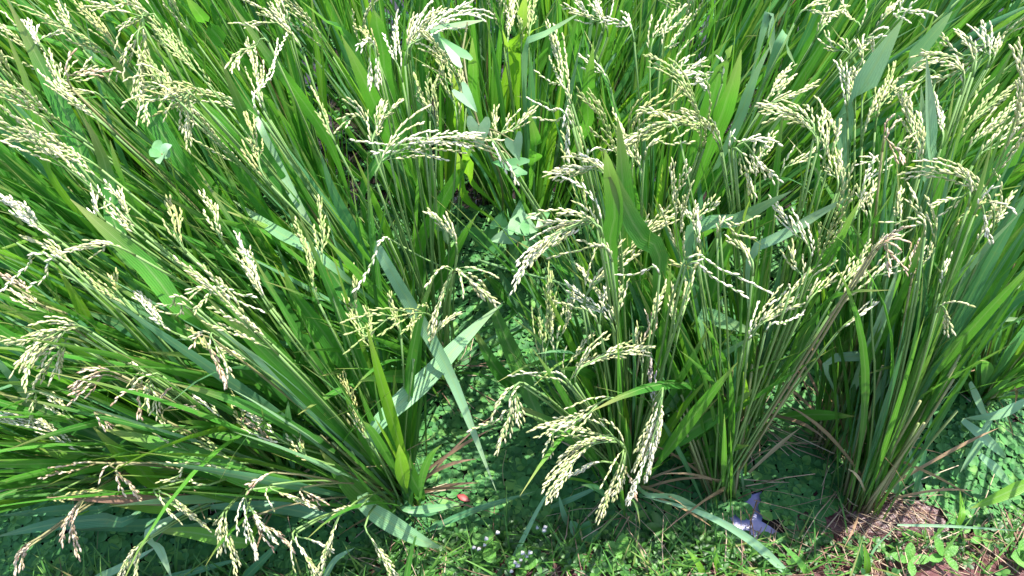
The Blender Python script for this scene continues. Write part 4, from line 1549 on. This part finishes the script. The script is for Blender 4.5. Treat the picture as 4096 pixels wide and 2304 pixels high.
# long blades of bank grass, each tuft with the blades that show
TUFT = [
    ('tall grass tuft with one long pale blade crossing below the puddle', 3190, 2330, [
        ('mint', 44, [(3190, 2330, .03), (3000, 2160, .10), (2800, 2050, .14), (2570, 1985, .14)]),
        ('bright', 36, [(3250, 2330, .03), (3200, 2250, .06), (3120, 2170, .08)])]),
    ('grass with a long grey-green blade standing over the right weed mat', 3640, 2000, [
        ('blue', 38, [(3650, 2010, .0), (3690, 1850, .1), (3720, 1700, .18), (3750, 1520, .26)]),
        ('mint', 30, [(3590, 2010, .0), (3585, 1900, .06), (3600, 1780, .12)]),
        ('mint', 30, [(3700, 2010, 0), (3650, 1860, .06), (3640, 1760, .1)])]),
    ('creeping grass with pale drooping blades at the right edge', 4090, 1860, [
        ('mint', 42, [(4110, 1600, .20), (3990, 1660, .18), (3850, 1675, .15)]),
        ('mint', 44, [(3850, 1680, .14), (3960, 1770, .12), (4025, 1835, .06)]),
        ('mint', 40, [(3920, 1820, .10), (3990, 1880, .08), (4045, 1945, .03)]),
        ('mint', 36, [(3880, 1530, .2), (3930, 1640, .14), (3960, 1700, .1)]),
        ('mint', 40, [(3960, 1680, .1), (3900, 1800, .06), (3840, 1890, .03)])]),
    ('bright green grass blade slanting in from the lower right edge', 4110, 1925, [
        ('lime', 58, [(4130, 1925, .10), (4000, 1985, .09), (3880, 2035, .07)]),
        ('lime', 34, [(3830, 2110, .05), (3850, 2050, .07), (3840, 1960, .06)])]),
    ('thin yellowish grass stalk bent at a sharp angle over the mud', 3480, 2330, [
        ('mint', 14, [(3470, 2330, .03), (3490, 2210, .06), (3590, 2100, .09)]),
        ('mint', 14, [(3590, 2100, .09), (3800, 2105, .10), (4110, 2125, .09)])]),
    ('grass tuft with bright short blades in front of the blue puddle', 2830, 2300, [
        ('lime', 34, [(2830, 2330, .03), (2790, 2250, .06), (2740, 2190, .07)]),
        ('lime', 34, [(2900, 2330, .03), (2870, 2260, .06), (2860, 2180, .08)]),
        ('lime', 40, [(2830, 2330, .03), (2920, 2290, .05), (3030, 2270, .06)])]),
    ('grass blades rising beside the pale green leafy weed', 3620, 2320, [
        ('green', 34, [(3400, 2330, .03), (3440, 2240, .07), (3440, 2130, .1)]),
        ('lime', 36, [(3450, 2330, .03), (3470, 2260, .07), (3455, 2170, .1)])]),
    ('flat grass tuft with grey-green blades in the bottom left corner', 800, 2300, [
        ('blue', 44, [(960, 2330, .03), (1050, 2240, .08), (1130, 2160, .12)]),
        ('mint', 36, [(350, 2330, .03), (480, 2270, .08), (640, 2180, .1)]),
        ('blue', 34, [(600, 2330, .03), (760, 2290, .05), (980, 2230, .06)]),
        ('mint', 30, [(1290, 2330, .03), (1340, 2240, .06), (1420, 2190, .08)])]),
    ('long dull grass blades crossing the weed mat below the central gap', 1700, 2110, [
        ('blue', 34, [(1700, 2125, .02), (1900, 2040, .05), (2140, 1965, .06)]),
        ('mint', 26, [(2010, 2330, .02), (2100, 2140, .07), (2180, 1990, .1), (2260, 1900, .12)]),
        ('blue', 30, [(2200, 2030, .03), (2300, 1990, .07), (2430, 1930, .08)]),
        ('mint', 30, [(2270, 2100, .02), (2250, 2040, .05), (2235, 1980, .07)])]),
]
for lab, fx, fy, bl in TUFT:
    f0 = P(fx, fy, 0); f0.z = max(0, gz(f0.x, f0.y))
    o = empty('grass_tuft', f0, lab, 'grass', 'grass tufts at the bank')
    for mat, wpx, seq in bl:
        pts = resample([P(*q) for q in seq], 16)
        half = wpx * .38 / FPX * (pts[8] - cam.location).length
        wf = (lambda h: (lambda k: h * (.55 + .45 * min(1, k * 4)) * max(.03, 1 - k ** 3)))(half)
        v, f, uv = ribbon(pts, wf, fold=.25, twist=RNG.gauss(0, .3))
        link('blade', mesh_from('blade', v, f, M[mat], uv=[(a, .3 + .68 * q) for a, q in uv]), o)

# bent yellow-green stalks lying across the gap, dry stalks and single red leaves
def lone(name, label, cat, seq, mat, r, grp=None):
    pts = resample([P(*q) for q in seq], 14)
    v, f = tube(pts, lambda k: r * (1 - .5 * k), 5)
    tag(link(name, mesh_from(name, v, f, M[mat], uv=[(.5, .5)] * len(v))), label, cat, grp)


lone('fallen_stalk', 'thin yellow-green stalk kinked over the central water gap', 'stalk', [(1553, 953, .42), (1690, 1030, .40), (1825, 1092, .37)], 'stalk', .0016)
lone('fallen_stalk', 'long pale green stalk lying across to the arching panicles', 'stalk', [(1915, 1042, .36), (2060, 1085, .40), (2200, 1120, .45), (2320, 1160, .5)], 'mint', .0024)
for i, (lab, seq, rr) in enumerate([
    ('dry pink straw lying level left of the front water gap', [(1365, 1880, .2), (1500, 1865, .2), (1660, 1855, .2)], .0012),
    ('short brown straw rising toward the small seed head', [(1560, 1850, .18), (1630, 1800, .2), (1720, 1755, .22)], .0012),
    ('dry straw with a pink end above the weed mat between culms', [(3010, 1820, .02), (3160, 1775, .05), (3285, 1765, .06)], .0016),
    ('brown twig standing bent in the weeds of the front gap', [(2020, 1960, .0), (2010, 1880, .05), (2025, 1800, .1)], .0012),
    ('pinkish straw slanting across the upper part of the front gap', [(1830, 1640, .03), (1900, 1670, .04), (1985, 1705, .05)], .0018),
    ('long pink straw at the foot of the right bare-culm plant', [(3630, 1600, .08), (3720, 1580, .1), (3830, 1540, .12)], .0016),
    ('pale dry leaf stem hanging down beside the leafy bank weed', [(2310, 2080, .03), (2325, 2140, .04), (2330, 2190, .02)], .0024),
    ('tan straw bundle pointing to the bottom edge near the star-leaved weed', [(2540, 2150, .04), (2570, 2220, .05), (2600, 2330, .04)], .0030),
]):
    lone('dry_straw', lab, 'straw', seq, 'dry', rr, 'single dry straws')
for lab, px, py in (('red fallen leaf among floating plants in the front gap', 1880, 2005), ('dark red leaf scrap by the upper weed mat of the gap', 1885, 1650)):
    c = P(px, py, .012)
    o = link('red_leaf', mesh_from('red_leaf', *oval_leaf(c, 2.7, .026, .012, .2), M['red']))
    tag(o, lab, 'leaf', 'red fallen leaves')
